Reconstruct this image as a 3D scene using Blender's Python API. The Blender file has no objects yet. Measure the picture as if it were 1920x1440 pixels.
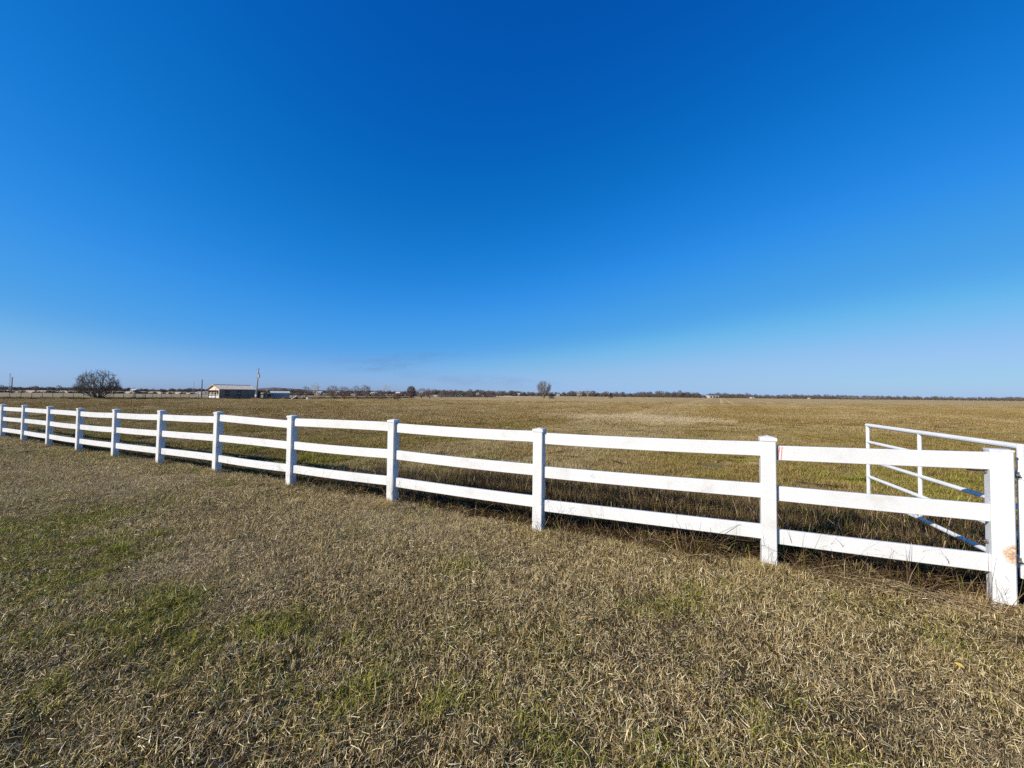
import bpy, math, random
import numpy as np
from mathutils import Vector, Matrix

R = math.radians
sc = bpy.context.scene
C = sc.collection

# ------------------------------------------------------------------ camera
F, PITCH, ROLL, CAMZ = 721.0, math.atan(19.5 / 721), math.atan(21 / 1920), 1.70
cam = bpy.data.cameras.new('camera')
cam.sensor_fit = 'HORIZONTAL'; cam.sensor_width = 36.0; cam.lens = F / 1920 * 36
cam.clip_start = 0.05; cam.clip_end = 30000
camo = bpy.data.objects.new('camera', cam); C.objects.link(camo)
_fw = Vector((0, math.cos(PITCH), math.sin(PITCH))); _up0 = Vector((0, -math.sin(PITCH), math.cos(PITCH))); _r0 = Vector((1, 0, 0))
_rt = _r0 * math.cos(ROLL) + _up0 * math.sin(ROLL); _up = -_r0 * math.sin(ROLL) + _up0 * math.cos(ROLL)
M4 = Matrix((_rt, _up, -_fw)).transposed().to_4x4(); M4.translation = (0, 0, CAMZ)
camo.matrix_world = M4
sc.camera = camo

# ------------------------------------------------------------------ sky, sun, exposure
SUN_EL = R(28.2)
SUN_AZ = math.atan2(-0.866, -0.50)          # direction towards the sun, clockwise from +Y
world = bpy.data.worlds.new('World'); sc.world = world; world.use_nodes = True
wn = world.node_tree.nodes; wl = world.node_tree.links
bg = wn['Background']
sky = wn.new('ShaderNodeTexSky'); sky.sky_type = 'NISHITA'; sky.sun_disc = False
sky.sun_elevation = SUN_EL; sky.sun_rotation = SUN_AZ
sky.altitude = 0; sky.air_density = 1.0; sky.dust_density = 0.3; sky.ozone_density = 4.0
# the phone's colour response to a clear sky: one tone curve per channel, the same for the whole sky
def vscale(k):
    v = wn.new('ShaderNodeVectorMath'); v.operation = 'SCALE'; v.inputs['Scale'].default_value = k; return v
v1, v2 = vscale(.10), vscale(10.0)
cur = wn.new('ShaderNodeRGBCurve'); cm = cur.mapping; cm.extend = 'EXTRAPOLATED'
for ch, pts in enumerate(([(0, 0), (.055, .001), (.091, .005), (.124, .016), (.196, .056), (.25, .085), (.37, .20), (.50, .30), (.755, .38), (1, .62)],
                          [(0, 0), (.06, .035), (.105, .086), (.171, .165), (.228, .225), (.34, .322), (.435, .378), (.53, .47), (.60, .505), (.80, .57), (1, .70)],
                          [(0, 0), (.10, .16), (.213, .41), (.244, .465), (.324, .575), (.408, .70), (.533, .80), (.61, .80), (.71, .82), (1, .93)])):
    c = cm.curves[ch]
    while len(c.points) < len(pts): c.points.new(.5, .5)
    for q, p in zip(c.points, pts): q.location = p; q.handle_type = 'AUTO_CLAMPED'
cm.update()
wl.new(sky.outputs[0], v1.inputs[0]); wl.new(v1.outputs[0], cur.inputs['Color']); wl.new(cur.outputs[0], v2.inputs[0]); wl.new(v2.outputs[0], bg.inputs['Color'])
bg.inputs['Strength'].default_value = 0.0785
sd = bpy.data.lights.new('sun', 'SUN'); sd.energy = 5.0; sd.angle = R(0.53); sd.color = (1.0, 0.93, 0.82)
so = bpy.data.objects.new('sun', sd); C.objects.link(so)
_s = Vector((math.sin(SUN_AZ) * math.cos(SUN_EL), math.cos(SUN_AZ) * math.cos(SUN_EL), math.sin(SUN_EL)))
so.rotation_euler = (-_s).to_track_quat('-Z', 'Y').to_euler(); so.location = (-10, -20, 20)
sc.view_settings.view_transform = 'Standard'; sc.view_settings.look = 'None'
sc.view_settings.exposure = 0.35; sc.view_settings.gamma = 1.0; sc.view_settings.use_curve_mapping = False
sc.render.engine = 'CYCLES'
sc.cycles.max_bounces = 3; sc.cycles.diffuse_bounces = 2; sc.cycles.glossy_bounces = 2
sc.cycles.transmission_bounces = 3; sc.cycles.transparent_max_bounces = 8
sc.cycles.use_denoising = False
sc.cycles.use_adaptive_sampling = True; sc.cycles.adaptive_threshold = .02; sc.cycles.adaptive_min_samples = 24

# ------------------------------------------------------------------ helpers
def ray(px, py):
    """direction of the sight line through a pixel of the 1920 x 1440 photograph"""
    d = _fw * F + _rt * (px - 960) - _up * (py - 720)
    return d
def at_y(px, py, Y):
    d = ray(px, py); return Vector((0, 0, CAMZ)) + d * (Y / d.y)
def x_at(px, Y):
    """world x of a thing seen at column px that stands Y metres ahead"""
    return at_y(px, 740, Y).x

rng = np.random.default_rng(7)
class Noise:
    def __init__(s, seed):
        s.t = np.random.default_rng(seed).random((256, 256))
    def __call__(s, x, y, scale=1.0):
        x = np.asarray(x, float) / scale; y = np.asarray(y, float) / scale
        xi = np.floor(x).astype(int); yi = np.floor(y).astype(int)
        fx = x - xi; fy = y - yi; fx = fx * fx * (3 - 2 * fx); fy = fy * fy * (3 - 2 * fy)
        g = lambda a, b: s.t[a % 256, b % 256]
        return (g(xi, yi) * (1 - fx) + g(xi + 1, yi) * fx) * (1 - fy) + (g(xi, yi + 1) * (1 - fx) + g(xi + 1, yi + 1) * fx) * fy
    def f(s, x, y, scale, o=3):
        v = 0; a = 1; t = 0
        for k in range(o):
            v = v + a * s(x + 17.3 * k, y - 9.1 * k, scale / 2 ** k); t += a; a *= .5
        return v / t
N1, N2, N3 = Noise(1), Noise(2), Noise(3)

def new_mesh(name, verts, faces, smooth=False):
    me = bpy.data.meshes.new(name)
    me.from_pydata([tuple(v) for v in verts], [], [tuple(f) for f in faces]); me.update()
    if smooth: me.polygons.foreach_set('use_smooth', [True] * len(me.polygons))
    return me
def link(name, me, mat=None, parent=None):
    o = bpy.data.objects.new(name, me); C.objects.link(o)
    if mat is not None and me is not None and len(me.materials) == 0: me.materials.append(mat)
    if parent is not None: o.parent = parent
    return o
def empty(name, loc=(0, 0, 0), rz=0.0):
    o = bpy.data.objects.new(name, None); C.objects.link(o); o.location = loc; o.rotation_euler = (0, 0, rz); return o
def tag(o, label=None, cat=None, group=None, kind=None):
    if label: o['label'] = label
    if cat: o['category'] = cat
    if group: o['group'] = group
    if kind: o['kind'] = kind
    return o

class MB:
    """collects shapes; build() links them as one mesh object"""
    def __init__(s): s.v = []; s.f = []
    def add(s, v, f):
        b = len(s.v); s.v += [tuple(p) for p in v]; s.f += [tuple(i + b for i in q) for q in f]; return s
    def box(s, c, size, ax=None, bev=0.0):
        hx, hy, hz = [d / 2 for d in size]
        if bev <= 0:
            pts = [(x, y, z) for z in (-hz, hz) for x, y in ((-hx, -hy), (hx, -hy), (hx, hy), (-hx, hy))]
            fs = [(3, 2, 1, 0), (4, 5, 6, 7), (0, 1, 5, 4), (1, 2, 6, 5), (2, 3, 7, 6), (3, 0, 4, 7)]
        else:                                            # bevel of the four edges that run along local z
            ring = []
            for sx, sy in ((-1, -1), (1, -1), (1, 1), (-1, 1)):
                a = (sx * hx, sy * (hy - bev)); b = (sx * (hx - bev), sy * hy)
                ring += [a, b] if (sx * sy > 0) else [b, a]
            ring = ring[::1]
            # order counter-clockwise
            ring.sort(key=lambda p: math.atan2(p[1], p[0]))
            n = len(ring)
            pts = [(x, y, -hz) for x, y in ring] + [(x, y, hz) for x, y in ring]
            fs = [tuple(range(n))[::-1], tuple(range(n, 2 * n))] + [(i, (i + 1) % n, n + (i + 1) % n, n + i) for i in range(n)]
        c = Vector(c)
        if ax is None: v = [Vector(p) + c for p in pts]
        else: v = [c + ax[0] * p[0] + ax[1] * p[1] + ax[2] * p[2] for p in pts]
        return s.add(v, fs)
    def bar(s, a, b, w, h, up=(0, 0, 1), bev=0.0):
        a = Vector(a); b = Vector(b); d = (b - a); L = d.length; d.normalize()
        side = d.cross(Vector(up)).normalized(); u = side.cross(d).normalized()
        return s.box((a + b) / 2, (w, h, L), (side, u, d), bev)
    def tube(s, pts, rad, n=8, caps=True):
        pts = [Vector(p) for p in pts]
        if not hasattr(rad, '__len__'): rad = [rad] * len(pts)
        rings = []; v = []
        for i, p in enumerate(pts):
            d = (pts[min(i + 1, len(pts) - 1)] - pts[max(i - 1, 0)]).normalized()
            r = Vector((0, 0, 1)) if abs(d.z) < .9 else Vector((1, 0, 0))
            a = d.cross(r).normalized(); b = d.cross(a).normalized()
            for k in range(n):
                t = 2 * math.pi * k / n; v.append(p + (a * math.cos(t) + b * math.sin(t)) * rad[i])
        f = []
        for i in range(len(pts) - 1):
            for k in range(n):
                f.append((i * n + k, i * n + (k + 1) % n, (i + 1) * n + (k + 1) % n, (i + 1) * n + k))
        if caps: f += [tuple(range(n))[::-1], tuple(range((len(pts) - 1) * n, len(pts) * n))]
        return s.add(v, f)
    def build(s, name, mat, parent=None, smooth=False):
        return link(name, new_mesh(name, s.v, s.f, smooth), mat, parent)

# ------------------------------------------------------------------ materials
def mat(name):
    m = bpy.data.materials.new(name); m.use_nodes = True
    nt = m.node_tree; b = nt.nodes['Principled BSDF']
    return m, nt.nodes, nt.links, b
def ramp(nd, stops, interp='LINEAR'):
    r = nd.new('ShaderNodeValToRGB'); e = r.color_ramp.elements; r.color_ramp.interpolation = interp
    while len(e) < len(stops): e.new(0.5)
    for k, (p, c) in enumerate(stops): e[k].position = p; e[k].color = (*c, 1)
    return r
def noise_node(nd, lk, scale, detail=4, coord='Object', stretch=None, rough=.55):
    tc = nd.new('ShaderNodeTexCoord'); n = nd.new('ShaderNodeTexNoise')
    n.inputs['Scale'].default_value = scale; n.inputs['Detail'].default_value = detail; n.inputs['Roughness'].default_value = rough
    if stretch:
        mp = nd.new('ShaderNodeMapping'); mp.inputs['Scale'].default_value = stretch
        lk.new(tc.outputs[coord], mp.inputs[0]); lk.new(mp.outputs[0], n.inputs['Vector'])
    else: lk.new(tc.outputs[coord], n.inputs['Vector'])
    return n
def simple(name, c0, c1, scale=6, rough=.6, bump=0.0, stretch=None, spec=.3, coord='Object'):
    m, nd, lk, b = mat(name)
    n = noise_node(nd, lk, scale, 5, coord, stretch)
    r = ramp(nd, [(.3, c0), (.7, c1)]); lk.new(n.outputs[0], r.inputs[0]); lk.new(r.outputs[0], b.inputs['Base Color'])
    b.inputs['Roughness'].default_value = rough; b.inputs['Specular IOR Level'].default_value = spec
    if bump:
        bp = nd.new('ShaderNodeBump'); bp.inputs['Strength'].default_value = bump; bp.inputs['Distance'].default_value = .01
        lk.new(n.outputs[0], bp.inputs['Height']); lk.new(bp.outputs[0], b.inputs['Normal'])
    return m

# vinyl: faint embossed grain, a little grime, grass stains near the foot
def vinyl(name, stain):
    m, nd, lk, b = mat(name)
    n = noise_node(nd, lk, 3.0, 6, 'Object', (1, 1, 1), .6)
    r = ramp(nd, [(.30, (.55, .54, .505)), (.43, (.625, .62, .60)), (.7, (.66, .655, .64))]); lk.new(n.outputs[0], r.inputs[0])
    col = r.outputs[0]
    if stain:
        g = nd.new('ShaderNodeNewGeometry'); sx = nd.new('ShaderNodeSeparateXYZ'); lk.new(g.outputs['Position'], sx.inputs[0])
        mr = nd.new('ShaderNodeMapRange'); mr.inputs[1].default_value = .22; mr.inputs[2].default_value = -.12; lk.new(sx.outputs[2], mr.inputs[0])
        n2 = noise_node(nd, lk, 22, 5, 'Object', (1, 1, .35)); mu = nd.new('ShaderNodeMath'); mu.operation = 'MULTIPLY'
        lk.new(mr.outputs[0], mu.inputs[0]); lk.new(n2.outputs[0], mu.inputs[1])
        r2 = ramp(nd, [(.20, (0, 0, 0)), (.55, (.8, .8, .8))]); lk.new(mu.outputs[0], r2.inputs[0])
        mx = nd.new('ShaderNodeMixRGB'); mx.inputs[2].default_value = (.42, .38, .27, 1)
        lk.new(r2.outputs[0], mx.inputs[0]); lk.new(col, mx.inputs[1]); col = mx.outputs[0]
    lk.new(col, b.inputs['Base Color']); b.inputs['Roughness'].default_value = .42; b.inputs['Specular IOR Level'].default_value = .4
    n3 = noise_node(nd, lk, 120, 3, 'Generated', (.25, 3, 3)); bp = nd.new('ShaderNodeBump'); bp.inputs['Strength'].default_value = .06; bp.inputs['Distance'].default_value = .004
    lk.new(n3.outputs[0], bp.inputs['Height']); lk.new(bp.outputs[0], b.inputs['Normal'])
    return m
M_vinyl_post = vinyl('white vinyl post', True)
M_vinyl_rail = vinyl('white vinyl rail', False)

def painted_steel(name, rust_amt, spots=()):
    m, nd, lk, b = mat(name)
    n = noise_node(nd, lk, 9, 8, 'Object', (1, 1, 1), .7)
    r = ramp(nd, [(rust_amt, (0, 0, 0)), (rust_amt + .08, (1, 1, 1))]); lk.new(n.outputs[0], r.inputs[0])
    fac = r.outputs[0]
    geo = nd.new('ShaderNodeNewGeometry')
    for (c, rad) in spots:                               # worn, rusted places in the paint
        d = nd.new('ShaderNodeVectorMath'); d.operation = 'DISTANCE'; d.inputs[1].default_value = c; lk.new(geo.outputs['Position'], d.inputs[0])
        mr = nd.new('ShaderNodeMapRange'); mr.inputs[1].default_value = rad * 1.25; mr.inputs[2].default_value = rad * .55; lk.new(d.outputs['Value'], mr.inputs[0])
        n2 = noise_node(nd, lk, 150, 8, 'Object', None, .8); ad = nd.new('ShaderNodeMath'); ad.operation = 'MULTIPLY_ADD'; ad.inputs[1].default_value = 1.2
        sb = nd.new('ShaderNodeMath'); sb.operation = 'SUBTRACT'; lk.new(n2.outputs[0], sb.inputs[0]); sb.inputs[1].default_value = .62
        lk.new(mr.outputs[0], ad.inputs[0]); lk.new(sb.outputs[0], ad.inputs[2]); ad.inputs[1].default_value = .55
        r3 = ramp(nd, [(.18, (0, 0, 0)), (.50, (1, 1, 1))]); lk.new(ad.outputs[0], r3.inputs[0])
        mxm = nd.new('ShaderNodeMath'); mxm.operation = 'MAXIMUM'; lk.new(fac, mxm.inputs[0]); lk.new(r3.outputs[0], mxm.inputs[1]); fac = mxm.outputs[0]
    n4 = noise_node(nd, lk, 60, 5); rr = ramp(nd, [(.38, (.62, .48, .30)), (.5, (.50, .26, .09)), (.66, (.24, .095, .035))]); lk.new(n4.outputs[0], rr.inputs[0])
    n5 = noise_node(nd, lk, 4, 5); rw = ramp(nd, [(.3, (.62, .62, .60)), (.7, (.72, .72, .70))]); lk.new(n5.outputs[0], rw.inputs[0])
    mx = nd.new('ShaderNodeMixRGB'); lk.new(fac, mx.inputs[0]); lk.new(rw.outputs[0], mx.inputs[1]); lk.new(rr.outputs[0], mx.inputs[2])
    lk.new(mx.outputs[0], b.inputs['Base Color']); b.inputs['Roughness'].default_value = .5
    bp = nd.new('ShaderNodeBump'); bp.inputs['Strength'].default_value = .15; bp.inputs['Distance'].default_value = .003
    lk.new(n4.outputs[0], bp.inputs['Height']); lk.new(bp.outputs[0], b.inputs['Normal'])
    return m
M_gate = painted_steel('white painted gate pipe', .70)
M_bolt = simple('dull bolt steel', (.10, .09, .08), (.22, .20, .18), 40, .5, 0, None, .5)
M_red = simple('red marker', (.55, .10, .08), (.75, .25, .22), 60, .7)
M_scuff = simple('grey scuff', (.42, .48, .55), (.62, .66, .70), 40, .6)

M_bark = simple('bare bark', (.10, .078, .060), (.21, .17, .135), 9, .9, .4, (1, 1, .2))
M_bark_red = simple('reddish bark', (.10, .060, .045), (.19, .125, .10), 9, .9, .4, (1, 1, .2))
M_bark_pale = simple('pale bark', (.28, .24, .18), (.40, .35, .27), 9, .9, .3, (1, 1, .2))
M_twig = simple('bare twigs', (.11, .09, .072), (.22, .185, .15), 4, .95)
M_twig_red = simple('reddish twigs', (.13, .080, .062), (.20, .135, .11), 4, .95)
M_twig_pale = simple('pale twigs', (.33, .30, .23), (.46, .42, .34), 4, .95)
M_wood_far = simple('winter woodland', (.085, .072, .064), (.19, .158, .138), .12, .95, 0, None, .1, 'Object')
M_cedar = simple('cedar green', (.018, .028, .014), (.045, .055, .028), 8, .95)

# ------------------------------------------------------------------ fence line and terrain
A0 = np.array([2.541, 3.820]); FANG = R(26.34); SP = 2.44
FL = np.array([-math.cos(FANG), math.sin(FANG)])          # along the fence, away to the left
FN = np.array([math.sin(FANG), math.cos(FANG)])           # away from the road, into the field
post_t = np.array([-6, -1.55] + [SP * i for i in range(11)] + [60.0])
post_z = np.array([.0, .015, .02, -.045, -.01, -.02, -.015, -.06, -.10, -.13, -.14, -.145, -.17, -.30])
def ts(x, y):
    dx = np.asarray(x) - A0[0]; dy = np.asarray(y) - A0[1]
    return dx * FL[0] + dy * FL[1], dx * FN[0] + dy * FN[1]
def smooth(a, b, x):
    t = np.clip((x - a) / (b - a), 0, 1); return t * t * (3 - 2 * t)
def ground(x, y):
    x = np.asarray(x, float); y = np.asarray(y, float)
    t, s = ts(x, y)
    zf = np.interp(t, post_t, post_z)
    far = smooth(2, 55, s)
    z = zf * (1 - far) + (-.30) * far
    dip = -(.24 * smooth(.05, .38, s) * (1 - .75 * smooth(1.2, 3.2, s)) - .0) * (.35 + .65 * smooth(15, 4, t)) * (1 - smooth(6, 30, s))
    near = 1 - smooth(20, 60, np.hypot(x, y))
    bumps = (N1.f(x, y, 1.1, 3) - .5) * .05 + (N2.f(x, y, .35, 2) - .5) * .022
    mound = .022 * np.exp(-((s + .12) / .20) ** 2) * (.4 + 1.2 * (N3(t, s * 0, .8)))     # the mower leaves a ridge along the fence
    swell = (N2.f(x, y, 30, 2) - .5) * .22 * smooth(8, 30, s) * (1 - smooth(60, 110, np.hypot(x, y)))
    return z + dip + (bumps + mound * (s < 1)) * near + swell

def axis(dense0, dense1, step, lo, hi):
    a = list(np.arange(dense0, dense1 + 1e-6, step))
    d = step
    while a[-1] < hi: d *= 1.10; a.append(a[-1] + d)
    d = step; b = [a[0]]
    while b[-1] > lo: d *= 1.10; b.append(b[-1] - d)
    return np.array(b[:0:-1] + a)
gx = axis(-22, 14, .14, -9000, 9000); gy = axis(-2, 22, .14, -3000, 12000)
GX, GY = np.meshgrid(gx, gy); GZ = ground(GX, GY)
nx, ny = len(gx), len(gy)
me = bpy.data.meshes.new('ground')
co = np.stack([GX, GY, GZ], -1).reshape(-1, 3)
ii = np.arange((nx * ny)).reshape(ny, nx)
quads = np.stack([ii[:-1, :-1], ii[:-1, 1:], ii[1:, 1:], ii[1:, :-1]], -1).reshape(-1, 4)
me.vertices.add(len(co)); me.vertices.foreach_set('co', co.ravel())
me.loops.add(quads.size); me.loops.foreach_set('vertex_index', quads.ravel())
me.polygons.add(len(quads)); me.polygons.foreach_set('loop_start', np.arange(len(quads)) * 4)
me.update(calc_edges=True); me.polygons.foreach_set('use_smooth', [True] * len(quads))

def ground_m(x, y):
    """height of the built ground sheet (between its grid points)"""
    x = np.asarray(x, float); y = np.asarray(y, float)
    i = np.clip(np.searchsorted(gx, x) - 1, 0, nx - 2); j = np.clip(np.searchsorted(gy, y) - 1, 0, ny - 2)
    u = (x - gx[i]) / (gx[i + 1] - gx[i]); v = (y - gy[j]) / (gy[j + 1] - gy[j])
    return (GZ[j, i] * (1 - u) + GZ[j, i + 1] * u) * (1 - v) + (GZ[j + 1, i] * (1 - u) + GZ[j + 1, i + 1] * u) * v
PALE_C = np.array([10.0, 31.5]); PALE_R = 6.4
m, nd, lk, b = mat('winter ground')
geo = nd.new('ShaderNodeNewGeometry')
def dotn(v, c):
    q = nd.new('ShaderNodeVectorMath'); q.operation = 'DOT_PRODUCT'; lk.new(geo.outputs['Position'], q.inputs[0]); q.inputs[1].default_value = (v[0], v[1], 0)
    a = nd.new('ShaderNodeMath'); a.operation = 'SUBTRACT'; lk.new(q.outputs['Value'], a.inputs[0]); a.inputs[1].default_value = c; return a.outputs[0]
def gnoise(scale, detail, stretch=(1, 1, 1), rz=0, rough=.6):
    mp = nd.new('ShaderNodeMapping'); mp.inputs['Scale'].default_value = stretch; mp.inputs['Rotation'].default_value = (0, 0, rz)
    lk.new(geo.outputs['Position'], mp.inputs[0]); n = nd.new('ShaderNodeTexNoise'); n.inputs['Scale'].default_value = scale
    n.inputs['Detail'].default_value = detail; n.inputs['Roughness'].default_value = rough; lk.new(mp.outputs[0], n.inputs['Vector']); return n.outputs[0]
def mixc(fac, a, bb):
    q = nd.new('ShaderNodeMixRGB'); lk.new(fac, q.inputs[0])
    for k, c in ((1, a), (2, bb)):
        if isinstance(c, tuple): q.inputs[k].default_value = (*c, 1)
        else: lk.new(c, q.inputs[k])
    return q.outputs[0]
def rng_(v, lo, hi):
    q = nd.new('ShaderNodeMapRange'); q.interpolation_type = 'SMOOTHSTEP'; q.inputs[1].default_value = lo; q.inputs[2].default_value = hi; lk.new(v, q.inputs[0]); return q.outputs[0]
s_sock = dotn(FN, float(A0 @ FN))
soil = ramp(nd, [(.3, (.022, .015, .007)), (.55, (.055, .038, .019)), (.75, (.11, .08, .043))]); lk.new(gnoise(9, 6), soil.inputs[0])
gold = ramp(nd, [(.30, (.26, .178, .070)), (.48, (.365, .252, .104)), (.62, (.455, .322, .142)), (.75, (.53, .395, .195))]); lk.new(gnoise(.16, 8, (1, 1, 1), 0, .72), gold.inputs[0])
olive = ramp(nd, [(.3, (.12, .094, .034)), (.7, (.25, .185, .076))]); lk.new(gnoise(1.2, 6), olive.inputs[0])
strk = gnoise(.05, 6, (1, 7, 1), -.35, .65)
f1 = rng_(s_sock, 8, 55)
fieldc = mixc(f1, olive.outputs[0], gold.outputs[0])
fieldc = mixc(rng_(strk, .50, .72), fieldc, olive.outputs[0])
MOW = (.88, -.475)                                        # across the mowing lines, which run off to the right of centre
nm = nd.new('ShaderNodeTexNoise'); nm.noise_dimensions = '1D'; nm.inputs['Scale'].default_value = .45; nm.inputs['Detail'].default_value = 4; lk.new(dotn(MOW, 0.0), nm.inputs['W'])
fieldc = mixc(rng_(nm.outputs[0], .52, .66), fieldc, (.56, .41, .205))
base = mixc(rng_(s_sock, 1.5, 7), soil.outputs[0], fieldc)
pd = nd.new('ShaderNodeVectorMath'); pd.operation = 'DISTANCE'; pd.inputs[1].default_value = (PALE_C[0], PALE_C[1], -.2); lk.new(geo.outputs['Position'], pd.inputs[0])
pn = nd.new('ShaderNodeMath'); pn.operation = 'MULTIPLY_ADD'; lk.new(gnoise(.5, 5), pn.inputs[0]); pn.inputs[1].default_value = 5.0; lk.new(pd.outputs['Value'], pn.inputs[2])
base = mixc(rng_(pn.outputs[0], 9.6, 7.2), base, (.42, .34, .215))
lk.new(base, b.inputs['Base Color']); b.inputs['Roughness'].default_value = .95; b.inputs['Specular IOR Level'].default_value = .1
bp = nd.new('ShaderNodeBump'); bp.inputs['Strength'].default_value = .9; bp.inputs['Distance'].default_value = .08
lk.new(gnoise(7, 8, (1, 1, 1), 0, .7), bp.inputs['Height']); lk.new(bp.outputs[0], b.inputs['Normal'])
M_ground = m
tag(link('ground', me, M_ground), 'flat winter pasture and mown verge of dry brown grass', 'ground', kind='structure')

# ------------------------------------------------------------------ far fields beyond the pasture (flat ground of another colour)
def sheet(name, pts, z, c0, c1, scale, label, stretch=None):
    me = new_mesh(name, [(x, y, z) for x, y in pts], [tuple(range(len(pts)))])
    return tag(link(name, me, simple('soil of ' + name + str(len(bpy.data.materials)), c0, c1, scale, .95, 0, stretch, .1)), label, 'field', kind='structure')
sheet('rough_grass_field', [(-420, 70), (-101, 76), (-62, 111), (-3, 240), (-40, 250), (-150, 235), (-420, 175)], -.285, (.22, .175, .095), (.34, .275, .155), .25, 'dull olive rough grass beyond the pasture edge')
sheet('stubble_field', [(-1500, 262), (-420, 190), (-150, 250), (-20, 270), (30, 330), (-60, 520), (-1500, 520)], -.280, (.50, .385, .245), (.62, .49, .32), .05, 'pale tan stubble field behind the round tree', (1, 6, 1))
sheet('ploughed_field', [(-1500, 525), (-60, 525), (40, 480), (30, 620), (-1500, 700)], -.275, (.30, .225, .15), (.42, .32, .215), .03, 'brown far field in front of the treeline', (1, 6, 1))

# ------------------------------------------------------------------ the white fence
Z3 = Vector((0, 0, 1)); FL3 = Vector((FL[0], FL[1], 0)); FN3 = Vector((FN[0], FN[1], 0))
def fpt(t, s, z): return Vector((A0[0] + FL[0] * t + FN[0] * s, A0[1] + FL[1] * t + FN[1] * s, z))
def z_at(px, py, t, s=0.0):
    """height of a point of the fence seen at a pixel, from its place along the fence"""
    p = fpt(t, s, 0); d = ray(px, py); return CAMZ + d.z * p.y / d.y
fence = tag(empty('ranch_fence', (A0[0], A0[1], 0)), 'long white vinyl three-rail fence crossing the grass from left to right', 'fence')
inv = fence.location.copy()
# column, cap top and foot of each post
posts = [(1440, 815, 1065), (1011, 800.5, 1003), (738, 784.5, 945), (549, 777, 911), (410, 770.5, 884.5), (304, 768, 870.5), (218, 766, 858), (150, 764, 846), (95, 761, 836), (47, 758.5, 827), (6.5, 757, 821)]
lean = [(-.004, .002), (.000, .004), (.002, 0), (.006, -.003), (.010, .004), (.022, 0), (-.004, .003), (.005, 0), (.004, 0), (.012, 0), (.008, 0), (.004, 0), (.0, 0)]
PW = .127
pz = []
def make_post(t, zb, zt, ln):
    mb = MB(); a = fpt(t, 0, zb - .25) - inv; bt = fpt(t, 0, zt - .03) - inv + FL3 * (-ln[0] * 1.3) + FN3 * ln[1]
    ax = (bt - a).normalized(); sx = (FL3 - ax * FL3.dot(ax)).normalized(); sy = ax.cross(sx)
    mb.box((a + bt) / 2, (PW, PW, (bt - a).length), (sx, sy, ax), .006)
    post = mb.build('post', M_vinyl_post, fence)
    mc = MB(); h = PW / 2 + .007; q = []
    for (hh, z) in ((h, -.028), (h, .0), (h - .006, .006)):
        q += [bt + sx * (x * hh) + sy * (y * hh) + ax * z for x, y in ((-1, -1), (1, -1), (1, 1), (-1, 1))]
    q += [bt + ax * .024]
    fs = [(3, 2, 1, 0)] + [(k * 4 + i, k * 4 + (i + 1) % 4, k * 4 + 4 + (i + 1) % 4, k * 4 + 4 + i) for k in range(2) for i in range(4)] + [(8 + i, 8 + (i + 1) % 4, 12) for i in range(4)]
    mc.add(q, fs); mc.build('cap', M_vinyl_rail, post)
zt_list = []
for i, (px, yt, yb) in enumerate(posts):
    t = SP * i; zt = z_at(px, yt, t); zb = float(ground(*fpt(t, 0, 0)[:2]))
    zt_list.append(zt); make_post(t, zb, zt, lean[i])
for k in (11, 12):                                          # the fence goes on past the frame
    t = SP * k; zt_list.append(zt_list[-1] - .02); make_post(t, zt_list[-1] - 1.31, zt_list[-1], lean[k])
# rails: upper edges below the post tops, left and right end of each span
RH, RT = .140, .038
END_T = -1.545
def rail(t0, z0, t1, z1, s=0.0, sag=0.0):
    """upper edge runs from z0 at t0 to z1 at t1"""
    n = 7; v = []; f = []
    for k in range(n):
        u = k / (n - 1); t = t0 + (t1 - t0) * u; z = z0 + (z1 - z0) * u - sag * 4 * u * (1 - u)
        p = fpt(t, s, 0) - inv; e = .004
        for (ds, dz) in ((-RT / 2, -e), (-RT / 2 + e, 0), (RT / 2 - e, 0), (RT / 2, -e), (RT / 2, -RH + e), (RT / 2 - e, -RH), (-RT / 2 + e, -RH), (-RT / 2, -RH + e)):
            v.append(p + FN3 * ds + Z3 * (z + dz))
    for k in range(n - 1):
        for j in range(8): f.append((k * 8 + j, k * 8 + (j + 1) % 8, k * 8 + 8 + (j + 1) % 8, k * 8 + 8 + j))
    f += [tuple(range(8)), tuple(range((n - 1) * 8, n * 8))[::-1]]
    return link('rail', new_mesh('rail', v, f), M_vinyl_rail, fence)
# measured rail top edges near posts (column, top rail, middle rail, bottom rail); left and right side of a post
meas = {('A', 'L'): (1424, 828, 906.5, 983), ('B', 'R'): (1023, 811.7, 875, 937.7), ('B', 'L'): (998, 808, 870.6, 930), ('C', 'R'): (750, 793.7, 844.3, 895.7),
        ('C', 'L'): (727, 791.4, 842.5, 893), ('D', 'R'): (556, 784.7, 828, 872.3), ('E', 'R'): (413, 777.2, 815.5, 853.5)}
zr = {}
for i in range(12):
    rows = []
    for side, tt in (('R', SP * i + .065), ('L', SP * (i + 1) - .065)): pass
    zl = [zt_list[i + 1] - d for d in (.115, .50, .915)]; zrr = [zt_list[i] - d for d in (.115, .50, .915)]
    nmR = 'ABCDEFGHIJKLM'[i]; nmL = 'ABCDEFGHIJKLM'[i + 1]
    if (nmR, 'L') in meas:
        px, *ys = meas[(nmR, 'L')]; zrr = [z_at(px, y, SP * i + .066, -.02) for y in ys]
    if (nmL, 'R') in meas:
        px, *ys = meas[(nmL, 'R')]; zl = [z_at(px, y, SP * (i + 1) - .066, -.02) for y in ys]
    zr[i] = (zrr, zl)
    for k in range(3): rail(SP * i + .03, zrr[k], SP * (i + 1) - .03, zl[k], 0, (.010, -.003, .006, .012, .002)[(i * 3 + k * 2) % 5])
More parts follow.
